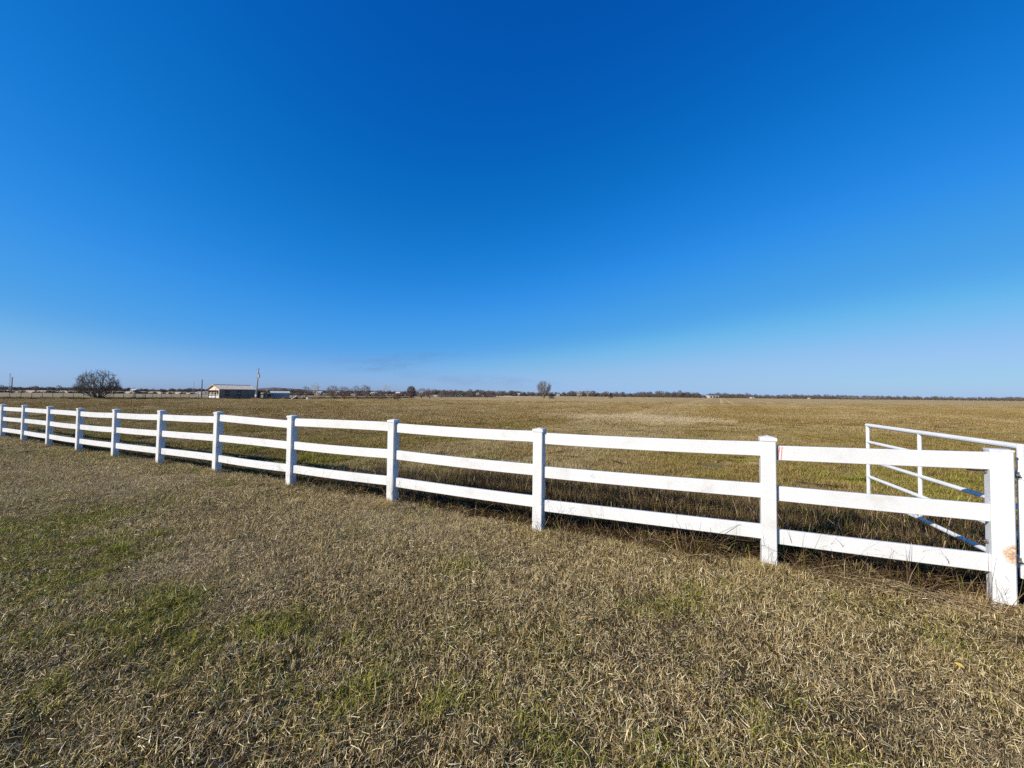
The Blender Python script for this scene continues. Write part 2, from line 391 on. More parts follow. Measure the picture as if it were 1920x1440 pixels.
# the short last span up to the gate post: rails butt against the posts
last = []
for (y0, y1) in ((836, 848), (912, 946), (993, 1040)):
    a = z_at(1458, y0, -.07, -.02); c = z_at(1857, y1, END_T + .03, -.02); last.append((a, c))
    rail(-.072, a, END_T + .022, c, 0.0, .002)
# red marker strokes at the left end of the uppermost short rail
mk = MB()
for (d0, d1, w) in ((.020, .004, .008), (.040, .030, .006)):
    a = fpt(-.072 - d0, -RT / 2 - .0012, last[0][0] - .006) - inv; c = fpt(-.072 - d1, -RT / 2 - .0012, last[0][0] - RH + .008) - inv
    mk.bar(a, c, .0012, w, FL3)
tag(mk.build('marker_stroke', M_red, fence), 'red marker strokes at the end of a rail')

sm = MB(); zsc = z_at(1135, 893, .0 + 1.72, -.02)
for k in range(7):
    a = fpt(1.72 + .011 * k, -RT / 2 - .0009, zsc + .03 - .012 * abs(k - 3)) - inv; c = fpt(1.73 + .010 * k, -RT / 2 - .0009, zsc - .035 + .006 * k) - inv
    sm.bar(a, c, .0006, .0045, FL3)
tag(sm.build('scuff_mark', M_scuff, fence), 'grey scuff on the middle rail')

# ------------------------------------------------------------------ gate post and gate
gp_c = Vector((3.947, 3.128, 0)); gzb = float(ground(gp_c.x, gp_c.y)); gzt = 1.285
M_gpost = painted_steel('white painted gate post', .72, [((gp_c.x + .02, gp_c.y - .09, .485), .105), ((gp_c.x + .02, gp_c.y - .09, .03), .085)])
gpost = tag(empty('gate_post', (gp_c.x, gp_c.y, gzb)), 'square white steel post with rust patches at the right end of the fence', 'post')
g0 = gpost.location.copy()
gr = R(-8.0); gx3 = Vector((-FL3.x, -FL3.y, 0)); gx3.rotate(Matrix.Rotation(gr, 3, 'Z')); gy3 = Z3.cross(gx3)
mb = MB(); mb.box((0, 0, (gzt - gzb - .3) / 2), (.127, .127, gzt - gzb + .3), (gx3, gy3, Z3), .008); mb.build('shaft', M_gpost, gpost)
mb = MB(); mb.box((0, 0, gzt - gzb + .0085), (.133, .133, .013), (gx3, gy3, Z3), .004); mb.build('cap_plate', M_gate, gpost)
def bolt(z, side, length, nut=True):
    m_ = MB(); c = gx3 * side * .0635 + gy3 * .005 + Z3 * (z - gzb)
    m_.tube([c - gx3 * side * .01, c + gx3 * side * length], .007, 8)
    if nut: m_.tube([c, c + gx3 * side * .014], .016, 6)
    return m_.build('bolt', M_bolt, gpost, False)
bolt(1.115, -1, .11); bolt(.545, -1, .025); bolt(1.10, 1, .05); bolt(.42, 1, .05)

hinge = Vector((4.100, 3.105)); 
far_t = at_y(1627, 797, 5.40)
gate = tag(empty('pipe_gate', (hinge.x, hinge.y, 0)), 'white pipe gate standing open into the field behind the last rails', 'gate')
h0 = gate.location.copy()
gd = Vector((far_t.x - hinge.x, far_t.y - hinge.y, 0)); GL = gd.length; gd.normalize()
zs = [1.322, 1.09, .835, .610, .362]
def gp(u, z): return gd * u + Z3 * z
mb = MB(); mb.tube([gp(0, .28), gp(0, zs[0] + .024)], .024, 12); mb.build('stile', M_gate, gate, False)
mb = MB(); mb.tube([gp(GL, .33), gp(GL, zs[0] + .0)], .022, 12); mb.build('stile', M_gate, gate, False)
u_m = None
for k, z in enumerate(zs):
    mb = MB(); mb.tube([gp(.0, z), gp(GL + (.022 if k == 0 else 0), z)], .0245 if k == 0 else .021, 12); mb.build('bar', M_gate, gate, False)
dm = ray(1725, 880); uu = (dm.x / dm.y * h0.y - h0.x) / (gd.x - dm.x / dm.y * gd.y)
mb = MB(); mb.tube([gp(uu, zs[-1]), gp(uu, zs[0] - .0)], .019, 12); mb.build('upright', M_gate, gate, False)
for z in (1.10, .42):
    mb = MB(); mb.tube([gp(0, z - .035), gp(0, z + .035)], .033, 14); h = mb.build('hinge_collar', M_gate, gate)
    mb = MB(); d = (gpost.location + gx3 * .065 - gate.location); d.z = 0; d.normalize()
    mb.bar(d * .028 + Z3 * z, d * .085 + Z3 * z, .016, .045); mb.build('hinge_tongue', M_bolt, h)

# ------------------------------------------------------------------ grass
def grass_mat(name, dry, green, pale=(.58, .46, .27), trans=.12):
    m, nd, lk, b = mat(name)
    tone = nd.new('ShaderNodeAttribute'); tone.attribute_name = 'tone'
    t2 = nd.new('ShaderNodeAttribute'); t2.attribute_name = 'tone2'
    up = nd.new('ShaderNodeAttribute'); up.attribute_name = 'along'
    gi = nd.new('ShaderNodeAttribute'); gi.attribute_type = 'INSTANCER'; gi.attribute_name = 'green'
    pi = nd.new('ShaderNodeAttribute'); pi.attribute_type = 'INSTANCER'; pi.attribute_name = 'pale'
    r1 = ramp(nd, dry); lk.new(tone.outputs['Fac'], r1.inputs[0])
    r2 = ramp(nd, green); lk.new(tone.outputs['Fac'], r2.inputs[0])
    lt = nd.new('ShaderNodeMath'); lt.operation = 'LESS_THAN'; lk.new(t2.outputs['Fac'], lt.inputs[0]); lk.new(gi.outputs['Fac'], lt.inputs[1])
    mx = nd.new('ShaderNodeMixRGB'); lk.new(lt.outputs[0], mx.inputs[0]); lk.new(r1.outputs[0], mx.inputs[1]); lk.new(r2.outputs[0], mx.inputs[2])
    mx2 = nd.new('ShaderNodeMixRGB'); lk.new(pi.outputs['Fac'], mx2.inputs[0]); lk.new(mx.outputs[0], mx2.inputs[1]); mx2.inputs[2].default_value = (*pale, 1)
    lk.new(mx2.outputs[0], b.inputs['Base Color']); b.inputs['Roughness'].default_value = .8; b.inputs['Specular IOR Level'].default_value = .03
    tr = nd.new('ShaderNodeBsdfTranslucent'); lk.new(mx2.outputs[0], tr.inputs['Color'])
    ms = nd.new('ShaderNodeMixShader'); ms.inputs[0].default_value = trans
    lk.new(b.outputs[0], ms.inputs[1]); lk.new(tr.outputs[0], ms.inputs[2])
    lk.new(ms.outputs[0], nd['Material Output'].inputs['Surface'])
    return m
DRY = [(0, (.030, .018, .007)), (.25, (.19, .125, .048)), (.55, (.51, .365, .160)), (.8, (.82, .635, .33)), (1, (.92, .80, .50))]
GRN = [(0, (.055, .060, .010)), (.5, (.245, .24, .038)), (1, (.50, .475, .095))]
M_lawn = grass_mat('dry mown grass', DRY, GRN)
DRY_F = [(0, (.075, .045, .014)), (.3, (.195, .130, .045)), (.65, (.355, .243, .092)), (1, (.54, .395, .175))]
M_field = grass_mat('dry pasture grass', DRY_F, GRN)
DRY_T = [(0, (.032, .018, .009)), (.4, (.105, .064, .031)), (.75, (.26, .172, .090)), (1, (.58, .45, .27))]
M_tall = grass_mat('tall dead grass', DRY_T, GRN)

def blades(n, pos, L, W, lean, curve, r, segs=2):
    """n curved blades; returns verts, faces, tone, tone2"""
    az = r.random(n) * 2 * np.pi; dx, dy = np.cos(az), np.sin(az); wx, wy = -dy, dx
    tw = (r.random(n) - .5) * 1.6                                    # the blade turns about its own length
    V = []; 
    k = segs
    x, y, z = pos[:, 0].copy(), pos[:, 1].copy(), pos[:, 2].copy(); a = lean.copy()
    for j in range(k + 1):
        w = W * (1 - (j / k) ** 1.5 * .9) * .5
        ox = wx * np.cos(tw) * w; oy = wy * np.cos(tw) * w; oz = np.sin(tw) * w
        V.append(np.stack([x - ox, y - oy, z - oz], -1)); V.append(np.stack([x + ox, y + oy, z + oz], -1))
        st = L / k; x = x + dx * np.sin(a) * st; y = y + dy * np.sin(a) * st; z = z + np.cos(a) * st; a = a + curve
    V = np.stack(V, 1)                                               # n, 2(k+1), 3
    m_ = 2 * (k + 1); b0 = (np.arange(n) * m_)[:, None]
    Fq = np.concatenate([b0 + np.array([2 * j, 2 * j + 1, 2 * j + 3, 2 * j + 2])[None] for j in range(k)], 0)
    return V.reshape(-1, 3), Fq, m_
def blade_mesh(name, parts, material):
    """parts: list of (V, F, per, tone, tone2)"""
    V = []; Fq = []; T = []; T2 = []; o = 0
    for (v, f, per, t, t2) in parts:
        V.append(v); Fq.append(f + o); o += len(v); T.append(np.repeat(t, per)); T2.append(np.repeat(t2, per))
    V = np.concatenate(V); Fq = np.concatenate(Fq); T = np.concatenate(T); T2 = np.concatenate(T2)
    me = bpy.data.meshes.new(name)
    me.vertices.add(len(V)); me.vertices.foreach_set('co', V.ravel())
    me.loops.add(Fq.size); me.loops.foreach_set('vertex_index', Fq.ravel().astype(np.int32))
    me.polygons.add(len(Fq)); me.polygons.foreach_set('loop_start', np.arange(len(Fq)) * 4)
    me.update(calc_edges=True)
    for nm, d in (('tone', T), ('tone2', T2)):
        at = me.attributes.new(nm, 'FLOAT', 'POINT'); at.data.foreach_set('value', d.astype(np.float32))
    me.materials.append(material)
    return me
def disc(n, rad, r, p=.6):
    q = rad * r.random(n) ** p; a = r.random(n) * 2 * np.pi
    return np.stack([q * np.cos(a), q * np.sin(a), np.zeros(n)], -1)
def tonev(n, r, mu=.5, sd=.24): return np.clip(r.normal(mu, sd, n), 0, 1)

def proto_lawn(k):
    r = np.random.default_rng(100 + k); P = []
    n = 250; pos = disc(n, .14, r); L = .013 + .046 * r.random(n) ** 1.7; W = r.uniform(.0016, .0034, n)
    v, f, m_ = blades(n, pos, L, W, np.abs(r.normal(.80, .48, n)), r.normal(.45, .45, n), r); P.append((v, f, m_, tonev(n, r, .42, .38), r.random(n)))
    n = 50; pos = disc(n, .14, r); pos[:, 2] = r.uniform(.0, .02, n); L = r.uniform(.02, .058, n); W = r.uniform(.0016, .0030, n)          # lying clippings
    v, f, m_ = blades(n, pos, L, W, r.uniform(1.2, 1.65, n), r.normal(.05, .2, n), r); P.append((v, f, m_, tonev(n, r, .50, .33), r.random(n) * .6 + .4))
    return blade_mesh('lawn_patch_%d' % k, P, M_lawn)
def proto_lawn_tall(k):
    r = np.random.default_rng(200 + k); P = []
    n = 120; pos = disc(n, .11, r, .8); L = r.uniform(.04, .125, n); W = r.uniform(.0020, .0042, n)
    v, f, m_ = blades(n, pos, L, W, np.abs(r.normal(.5, .35, n)), r.normal(.35, .3, n), r, 3); P.append((v, f, m_, tonev(n, r, .55, .25), r.random(n)))
    return blade_mesh('tuft_patch_%d' % k, P, M_lawn)
def proto_field(k):
    r = np.random.default_rng(300 + k); P = []
    n = 1300; pos = disc(n, .5, r, .55); L = r.uniform(.04, .12, n); W = r.uniform(.005, .010, n)
    v, f, m_ = blades(n, pos, L, W, np.abs(r.normal(.6, .4, n)), r.normal(.4, .35, n), r); P.append((v, f, m_, tonev(n, r, .5, .22), r.random(n)))
    return blade_mesh('field_patch_%d' % k, P, M_field)
def proto_far(k):
    r = np.random.default_rng(400 + k); P = []
    n = 1900; pos = disc(n, 1.6, r, .55); L = r.uniform(.05, .12, n); W = r.uniform(.012, .024, n)
    v, f, m_ = blades(n, pos, L, W, np.abs(r.normal(.6, .4, n)), r.normal(.4, .35, n), r); P.append((v, f, m_, tonev(n, r, .55, .2), r.random(n)))
    return blade_mesh('far_patch_%d' % k, P, M_field)
def proto_tall(k):
    r = np.random.default_rng(500 + k); P = []
    n = 130; pos = disc(n, .15, r); L = r.uniform(.14, .38, n); W = r.uniform(.0028, .0055, n)
    v, f, m_ = blades(n, pos, L, W, np.abs(r.normal(.45, .3, n)), r.normal(.42, .3, n), r, 4); P.append((v, f, m_, tonev(n, r, .38, .28), r.random(n)))
    n = 70; pos = disc(n, .16, r); pos[:, 2] = r.uniform(0, .12, n); L = r.uniform(.1, .28, n); W = r.uniform(.0025, .005, n)
    v, f, m_ = blades(n, pos, L, W, r.uniform(1.0, 1.7, n), r.normal(.15, .3, n), r, 3); P.append((v, f, m_, tonev(n, r, .45, .27), r.random(n)))
    return blade_mesh('tall_patch_%d' % k, P, M_tall)

def proto_coll(name, meshes):
    c = bpy.data.collections.new(name)
    for i, me in enumerate(meshes):
        c.objects.link(bpy.data.objects.new('%s_%02d' % (name, i), me))
    return c
def scatter(name, pts, rot, scl, idx, green, pale, coll, label, cat):
    n = len(pts); me = bpy.data.meshes.new(name); me.vertices.add(n); me.vertices.foreach_set('co', np.asarray(pts, np.float32).ravel())
    for nm, ty, key, d in (('rot', 'FLOAT_VECTOR', 'vector', rot), ('scl', 'FLOAT_VECTOR', 'vector', scl), ('idx', 'INT', 'value', idx), ('green', 'FLOAT', 'value', green), ('pale', 'FLOAT', 'value', pale)):
        at = me.attributes.new(nm, ty, 'POINT'); at.data.foreach_set(key, np.ascontiguousarray(d, np.int32 if ty == 'INT' else np.float32).ravel())
    o = link(name, me)
    ng = bpy.data.node_groups.new(name + ' scatter', 'GeometryNodeTree')
    ng.interface.new_socket('Geometry', in_out='INPUT', socket_type='NodeSocketGeometry'); ng.interface.new_socket('Geometry', in_out='OUTPUT', socket_type='NodeSocketGeometry')
    gi = ng.nodes.new('NodeGroupInput'); go = ng.nodes.new('NodeGroupOutput'); ip = ng.nodes.new('GeometryNodeInstanceOnPoints'); ci = ng.nodes.new('GeometryNodeCollectionInfo')
    ci.inputs['Collection'].default_value = coll; ci.inputs['Separate Children'].default_value = True; ci.inputs['Reset Children'].default_value = True
    ip.inputs['Pick Instance'].default_value = True
    def na(nm, ty):
        q = ng.nodes.new('GeometryNodeInputNamedAttribute'); q.data_type = ty; q.inputs['Name'].default_value = nm; return q.outputs['Attribute']
    ng.links.new(gi.outputs[0], ip.inputs['Points']); ng.links.new(ci.outputs[0], ip.inputs['Instance'])
    ng.links.new(na('idx', 'INT'), ip.inputs['Instance Index']); ng.links.new(na('rot', 'FLOAT_VECTOR'), ip.inputs['Rotation']); ng.links.new(na('scl', 'FLOAT_VECTOR'), ip.inputs['Scale'])
    ng.links.new(ip.outputs[0], go.inputs[0])
    md = o.modifiers.new('scatter', 'NODES'); md.node_group = ng
    return tag(o, label, cat, kind='stuff')

def on_ground(px, py):
    d = ray(px, py); z = 0.0
    for _ in range(8):
        k = (z - CAMZ) / d.z; x, y = d.x * k, d.y * k; z = float(ground(x, y))
    return np.array([x, y])
# greener places: pixel, radius across (m), along the view (m), strength
GREEN = [(60, 1000, .5, .8, .95), (110, 985, .35, .4, .8), (200, 1050, .55, .5, .5), (330, 1135, .30, .22, .9), (300, 1165, .3, .12, .7), (480, 1200, .3, .15, .6), (560, 1190, .2, .12, .5), (1230, 1130, .35, .30, .6), (1330, 1120, .3, .2, .5), (850, 1080, .2, .25, .6),
         (1480, 1330, .25, .18, .55), (1650, 1430, .35, .1, .8), (1030, 1380, .15, .12, .6), (820, 1360, .15, .12, .5), (700, 1300, .2, .14, .5), (60, 930, .6, .6, .45), (210, 940, .5, .5, .4), (200, 860, .9, .5, .5), (40, 850, 1.2, .6, .5),
         (790, 960, .2, .2, .6), (1700, 1180, .4, .2, .35), (1550, 1150, .4, .2, .3), (950, 1420, .2, .1, .5), (1250, 1410, .2, .1, .5), (100, 1390, .3, .1, .3), (500, 930, .3, .2, .4), (650, 1000, .3, .3, .3),
         (1800, 930, 1.6, 1.0, .85), (1700, 900, 1.4, 1.2, .6), (1300, 850, 2.5, 1.2, .35), (600, 855, 2.0, .8, .6), (880, 865, 1.2, .7, .55), (250, 815, 3, 1.2, .5), (450, 840, 2, 1, .5)]
GC = [(on_ground(a, bq), rx, ry, st) for a, bq, rx, ry, st in GREEN]
def greenness(x, y):
    t, s = ts(x, y)
    g = .05 + .26 * smooth(.50, .72, N2.f(x, y, 1.4, 3)) + .12 * smooth(.55, .8, N3.f(x, y, .45, 2))
    x0_, y0_ = x, y; x = x + .55 * (N1.f(x0_, y0_, .5, 3) - .5); y = y + .7 * (N3.f(x0_, y0_, .5, 3) - .5)
    for c, rx, ry, st in GC:
        # along = direction from the camera to the spot
        d = c / np.hypot(*c); ax = (x - c[0]) * d[1] - (y - c[1]) * d[0]; al = (x - c[0]) * d[0] + (y - c[1]) * d[1]
        g = g + .72 * st * np.exp(-((ax / rx) ** 2 + (al / (ry * 1.3)) ** 2))
    return np.clip(g * (.15 + 1.7 * smooth(.25, .75, N1.f(x0_, y0_, .16, 2))), 0, .85)
def tilt(x, y, n, r):
    return np.stack([r.normal(0, .09, n), r.normal(0, .09, n), r.random(n) * 2 * np.pi], -1)
def in_view(x, y, pad=1.0):
    return (np.abs(x) < 1.42 * np.maximum(y, 0) + pad) & (y > -.3)

# mown verge on the near side
r = np.random.default_rng(11)
gxx, gyy = np.meshgrid(np.arange(-25, 8, .104), np.arange(-.2, 19.5, .104)); x = gxx.ravel(); y = gyy.ravel(); n = len(x)
x = x + r.uniform(-.06, .06, n); y = y + r.uniform(-.06, .06, n); t, s = ts(x, y)
d = np.hypot(x, y)
keep = in_view(x, y, 2.2) & (s < .12) & (r.random(n) < np.clip(1.25 - d / 22, .35, 1))
x, y, s, t, d = x[keep], y[keep], s[keep], t[keep], d[keep]; n = len(x)
bare = smooth(.60, .80, N3.f(x, y, .5, 3))
ra, rb_ = on_ground(-12, 858), on_ground(106, 838)  # ends of a thin line kept free of grass, soil shows through
def line_dist(x, y):
    d_ = rb_ - ra; L2 = d_ @ d_; u = np.clip(((x - ra[0]) * d_[0] + (y - ra[1]) * d_[1]) / L2, 0, 1); return np.hypot(x - ra[0] - u * d_[0], y - ra[1] - u * d_[1])
for (a_, b2, rr) in ((60, 1180, .45), (150, 1290, .4), (60, 1380, .4), (330, 1420, .35), (560, 1400, .3), (760, 1420, .25), (170, 1130, .35)):
    c_ = on_ground(a_, b2); bare = np.maximum(bare, 1.15 * smooth(.42, .68, N2.f(x - 31, y, .22, 3)) * np.exp(-((x - c_[0]) ** 2 + (y - c_[1]) ** 2) / rr ** 2 * .6))
keep = (r.random(n) > np.where(bare > .8, .35, bare * .15)) & (line_dist(x, y) > .13)
x, y, s, t, d = x[keep], y[keep], s[keep], t[keep], d[keep]; n = len(x)
LAWN_N = n
sc_ = r.uniform(.75, 1.35, n) * (1.0 + d / 45) * (.75 + .55 * N1.f(x, y, .45, 2))
hgt = .55 + .85 * N2.f(x + 9, y, .55, 3)
scl = np.stack([sc_, sc_, sc_ * hgt * r.uniform(.75, 1.25, n)], -1)
pale = np.clip(.30 * smooth(.5, .75, N1.f(x + 50, y, 1.8, 3)), 0, .5)
lawn_c = proto_coll('lawn_proto', [proto_lawn(k) for k in range(8)])
scatter('mown_grass', np.stack([x, y, ground_m(x, y) - .004], -1), tilt(x, y, n, r), scl, r.integers(0, 8, n), greenness(x, y) * 1.0, pale, lawn_c, 'short mown dry grass with green flecks on the near side of the fence', 'grass')
# longer tufts in the mown grass
n = 9000; x = r.uniform(-20, 6, n); y = r.uniform(.8, 16, n); t, s = ts(x, y); g = greenness(x, y)
keep = in_view(x, y, 1.8) & (s < .1) & (r.random(n) < (.11 + .6 * smooth(.25, .7, g) + .55 * smooth(-.45, -.1, s)))
x, y, g, s = x[keep], y[keep], g[keep], s[keep]
tp = np.concatenate([[SP * k + r.normal(0, .12)] for k in range(11) for _ in range(16)] + [[-1.6 + r.normal(0, .15)] for _ in range(16)]); sp_ = -.08 - np.abs(r.normal(0, .07, len(tp)))
xp, yp = A0[0] + FL[0] * tp + FN[0] * sp_, A0[1] + FL[1] * tp + FN[1] * sp_
x = np.concatenate([x, xp]); y = np.concatenate([y, yp]); g = np.concatenate([g, xp * 0 + .08]); n = len(x); q = .45 + .75 * r.random(n) ** 1.5; q[-len(xp):] *= 1.15
tuft_c = proto_coll('tuft_proto', [proto_lawn_tall(k) for k in range(6)])
scatter('grass_tufts', np.stack([x, y, ground_m(x, y) - .005], -1), tilt(x, y, n, r), np.stack([q, q, q], -1), r.integers(0, 6, n), np.clip(g * 1.6, 0, .95), x * 0, tuft_c, 'longer green and straw-coloured tufts standing in the mown grass', 'grass')

# unmown dead grass along the field side of the fence
n = 23000; t = r.uniform(-5, 32, n); s = r.uniform(.10, 3.6, n)
wide = 1.0 + 2.1 * smooth(11, 2, t) + .5 * (N2(t, t * 0, 1.5) - .5)
keep = (s < wide) & (r.random(n) < .12 + .88 * smooth(.3, .6, s)) & (r.random(n) < (.40 + .60 * smooth(14, 2, t)) * (1 - .6 * smooth(wide * .6, wide, s)))
t, s, wide = t[keep], s[keep], wide[keep]; x = A0[0] + FL[0] * t + FN[0] * s; y = A0[1] + FL[1] * t + FN[1] * s
keep = in_view(x, y, 3.0); x, y, t, s, wide = x[keep], y[keep], t[keep], s[keep], wide[keep]; n = len(x)
q = r.uniform(.8, 2.1, n) * (.42 + .68 * smooth(11, 2, t)) * (1 - .45 * smooth(wide * .5, wide, s)) * (.7 + .6 * N3.f(x, y, .8, 2))
tall_c = proto_coll('tall_proto', [proto_tall(k) for k in range(6)])
scatter('unmown_dead_grass', np.stack([x, y, ground_m(x, y) - .01], -1), tilt(x, y, n, r), np.stack([q, q, q], -1), r.integers(0, 6, n), .05 + .10 * N2(x, y, 1.0), x * 0, tall_c, 'tangled tall dead grass growing along the field side of the white fence', 'grass')

# pasture grass beyond: near, then coarser
def palefield(x, y):
    return .85 * smooth(PALE_R + 1.2, PALE_R - 1.2, np.hypot(x - PALE_C[0], y - PALE_C[1]) + 3.2 * (N1.f(x, y, 2.2, 3) - .5))
n = 10000; y = r.uniform(2, 30, n); x = r.uniform(-1, 1, n) * (1.45 * y + 4); t, s = ts(x, y); d = np.hypot(x, y)
keep = (s > .85 + 2.0 * smooth(11, 3, t) + .5 * (N2(t, t * 0, 1.2) - .5)) & (r.random(n) < np.clip(y / 14, .1, 1) * 1.0) & in_view(x, y, 4) & (r.random(n) < np.clip(1.15 - d / 45, .3, 1))
x, y, s, d = x[keep], y[keep], s[keep], d[keep]; n = len(x); FIELD_N = n
q = r.uniform(.7, 1.25, n) * (.75 + .5 * N1.f(x, y, 1.5, 2)); pl = palefield(x, y); q = q * (1 - .35 * pl)
field_c = proto_coll('field_proto', [proto_field(k) for k in range(6)])
def mow(x, y):
    c = x * .88 - y * .475; return smooth(.52, .72, N3.f(c, c * 0 + 3.3, 2.6, 3))
pl2 = np.clip(pl + .20 * smooth(.5, .75, N3.f(x, y, 5, 3)) + .30 * mow(x, y), 0, .9)
scatter('pasture_grass', np.stack([x, y, ground_m(x, y) - .008], -1), tilt(x, y, n, r), np.stack([q, q, q * .9], -1), r.integers(0, 6, n), np.clip(greenness(x, y) * .9 * (1 - pl) + .06, 0, .9), pl2, field_c, 'short dry pasture grass on the field side of the fence', 'grass')
n = 9000; y = r.uniform(20, 125, n); x = r.uniform(-1, 1, n) * (1.42 * y + 3); d = np.hypot(x, y); t, s = ts(x, y)
edge = np.interp(x, [-180, -101, -62, -3, 150], [60, 76, 111, 240, 245])
keep = (s > 6) & (y < edge) & (r.random(n) < np.clip((y - 18) / 14, 0, 1)) & (r.random(n) < np.clip(1.3 - d / 140, .3, 1))
x, y, d = x[keep], y[keep], d[keep]; n = len(x)
q = r.uniform(.7, 1.2, n); pl = palefield(x, y)
far_c = proto_coll('far_proto', [proto_far(k) for k in range(5)])
pl2 = np.clip(pl + .3 * smooth(.45, .75, N3.f(x, y * 2.5, 14, 3)) + .35 * mow(x, y), 0, .9)
scatter('far_pasture_grass', np.stack([x, y, ground_m(x, y) - .01], -1), tilt(x, y, n, r), np.stack([q, q, q * (1 - .4 * pl)], -1), r.integers(0, 5, n), np.clip(.02 + .25 * smooth(.5, .8, N2.f(x, y, 9, 3)), 0, .4), pl2, far_c, 'golden dry pasture grass running out towards the far treeline', 'grass')
print('grass', LAWN_N, FIELD_N, n)
#PART2
# ------------------------------------------------------------------ bare trees
def tree_graph(h, w, seed, n, stems=1, base_h=.22, shape='dome', spread=.5, gap=.36):
    """grow towards points spread through a crown; returns nodes, parents, radii"""
    r = np.random.default_rng(seed)
    nodes = [np.zeros(3)]; par = [-1]
    if stems == 1:
        for k in range(1, 5):
            nodes.append(np.array([r.normal(0, .012 * h), r.normal(0, .012 * h), h * base_h * k / 4])); par.append(len(nodes) - 2)
    else:
        for q in range(stems):
            a = 2 * np.pi * q / stems + r.normal(0, .3); tl = spread * r.uniform(.35, 1.1); p = 0; c = np.array([math.cos(a), math.sin(a), 0])
            for k in range(1, 5):
                u = k / 4 * h * base_h * 1.5
                nodes.append(c * u * math.sin(tl) + np.array([0, 0, u * math.cos(tl)]) + r.normal(0, .01 * h, 3)); par.append(p); p = len(nodes) - 1
    # targets
    T = []
    while len(T) < n:
        v = r.uniform(-1, 1, 3); q = np.linalg.norm(v)
        if q > 1 or (q < .55 and r.random() < .7): continue
        if shape == 'dome':
            z = (v[2] + 1) / 2; zz = base_h * .8 + (1 - base_h * .8) * z
            T.append([v[0] * w / 2, v[1] * w / 2, h * zz])
        elif shape == 'vase':
            z = (v[2] + 1) / 2; k = .35 + .65 * z ** .6
            T.append([v[0] * w / 2 * k, v[1] * w / 2 * k, h * (base_h * .6 + (1 - base_h * .6) * z)])
        else:                                            # brush: wide at the foot
            z = r.random() ** .9; a = r.random() * 2 * np.pi; rr = w / 2 * math.sqrt(r.random()) * math.sqrt(max(0, 1 - z ** 2.2))
            T.append([rr * math.cos(a), rr * math.sin(a), h * (.06 + .94 * z)])
    T = np.array(T); lump = N1.f(T[:, 0] + seed * 7, T[:, 2] + T[:, 1] * .7, max(w, h) * .22, 2)
    T = T[lump > gap]
    T = T[np.argsort(np.linalg.norm(T * [1, 1, .8], axis=1))]
    for p in T:
        A = np.array(nodes); d = p - A; L = np.linalg.norm(d, axis=1) + 1e-6
        rad = A + np.array([0, 0, .12 * h]); rad /= np.linalg.norm(rad, axis=1)[:, None] + 1e-6
        cs = (d * rad).sum(1) / L
        cost = L * (1.5 - cs) + (d[:, 2] < -.02 * h) * h
        j = int(np.argmin(cost)); q = nodes[j]
        if L[j] > .09 * h:
            mid = q + (p - q) * .5 + r.normal(0, .05, 3) * L[j] + np.array([0, 0, -.05 * L[j]])
            nodes.append(mid); par.append(j); j = len(nodes) - 1
        nodes.append(p + r.normal(0, .01 * h, 3)); par.append(j)
    nodes = np.array(nodes); cnt = np.zeros(len(nodes)); ch = np.zeros(len(nodes), int)
    for i in range(len(nodes) - 1, 0, -1):
        if ch[i] == 0: cnt[i] += 1
        cnt[par[i]] += cnt[i]; ch[par[i]] += 1
    return nodes, par, cnt, ch
def tree_meshes(h, w, seed, n, twig=.02, trunk_r=None, twigs=4, thick=.045, **kw):
    r = np.random.default_rng(seed + 999)
    nodes, par, cnt, ch = tree_graph(h, w, seed, n, **kw)
    R0 = trunk_r or h * .035
    rad = np.maximum(twig * .6, R0 * (cnt / cnt.max()) ** .47)
    tr, cr = MB(), MB()
    for i in range(1, len(nodes)):
        a, b_ = nodes[par[i]], nodes[i]
        if np.linalg.norm(b_ - a) < 1e-4: continue
        if rad[i] > thick: tr.tube([a, b_], [rad[par[i]] if par[i] and rad[par[i]] < rad[i] * 1.7 else rad[i] * 1.25, rad[i]], 6, False)
        else: cr.tube([a, b_], [rad[i] * 1.05, rad[i]], 3, False)
    tips = [i for i in range(1, len(nodes)) if ch[i] <= 1 and rad[i] <= thick]
    for i in tips:                                       # fine twigs at the ends
        d0 = nodes[i] - nodes[par[i]]; d0 = d0 / (np.linalg.norm(d0) + 1e-6)
        for _ in range(twigs):
            d = d0 + r.normal(0, .55, 3) + np.array([0, 0, .25]); d /= np.linalg.norm(d); L = h * r.uniform(.04, .10)
            s_ = np.cross(d, r.normal(0, 1, 3)); s_ /= np.linalg.norm(s_) + 1e-6
            p = nodes[i] - d0 * r.uniform(0, .05) * h; q = p + d * L; wv = s_ * twig * .55
            cr.add([p - wv, p + wv, q + wv * .4, q - wv * .4], [(0, 1, 2, 3)])
    return tr, cr
def bare_tree(name, px, Y, h, w, seed, n, label, group=None, mats=None, dz=0, **kw):
    mt, mc = mats or (M_bark, M_twig)
    x = x_at(px, Y); z = float(ground(x, Y)); w = w * math.cos(math.atan2(x, Y))
    o = tag(empty(name, (x, Y, z - .02 + dz)), label, 'tree' if 'tree' in name else 'bush', group)
    tr, cr = tree_meshes(h, w, seed, n, **kw)
    if tr.f: tr.build('trunk', mt, o, True)
    cr.build('crown', mc, o)
    return o
RED = (M_bark_red, M_twig_red); PALE = (M_bark_pale, M_twig_pale)
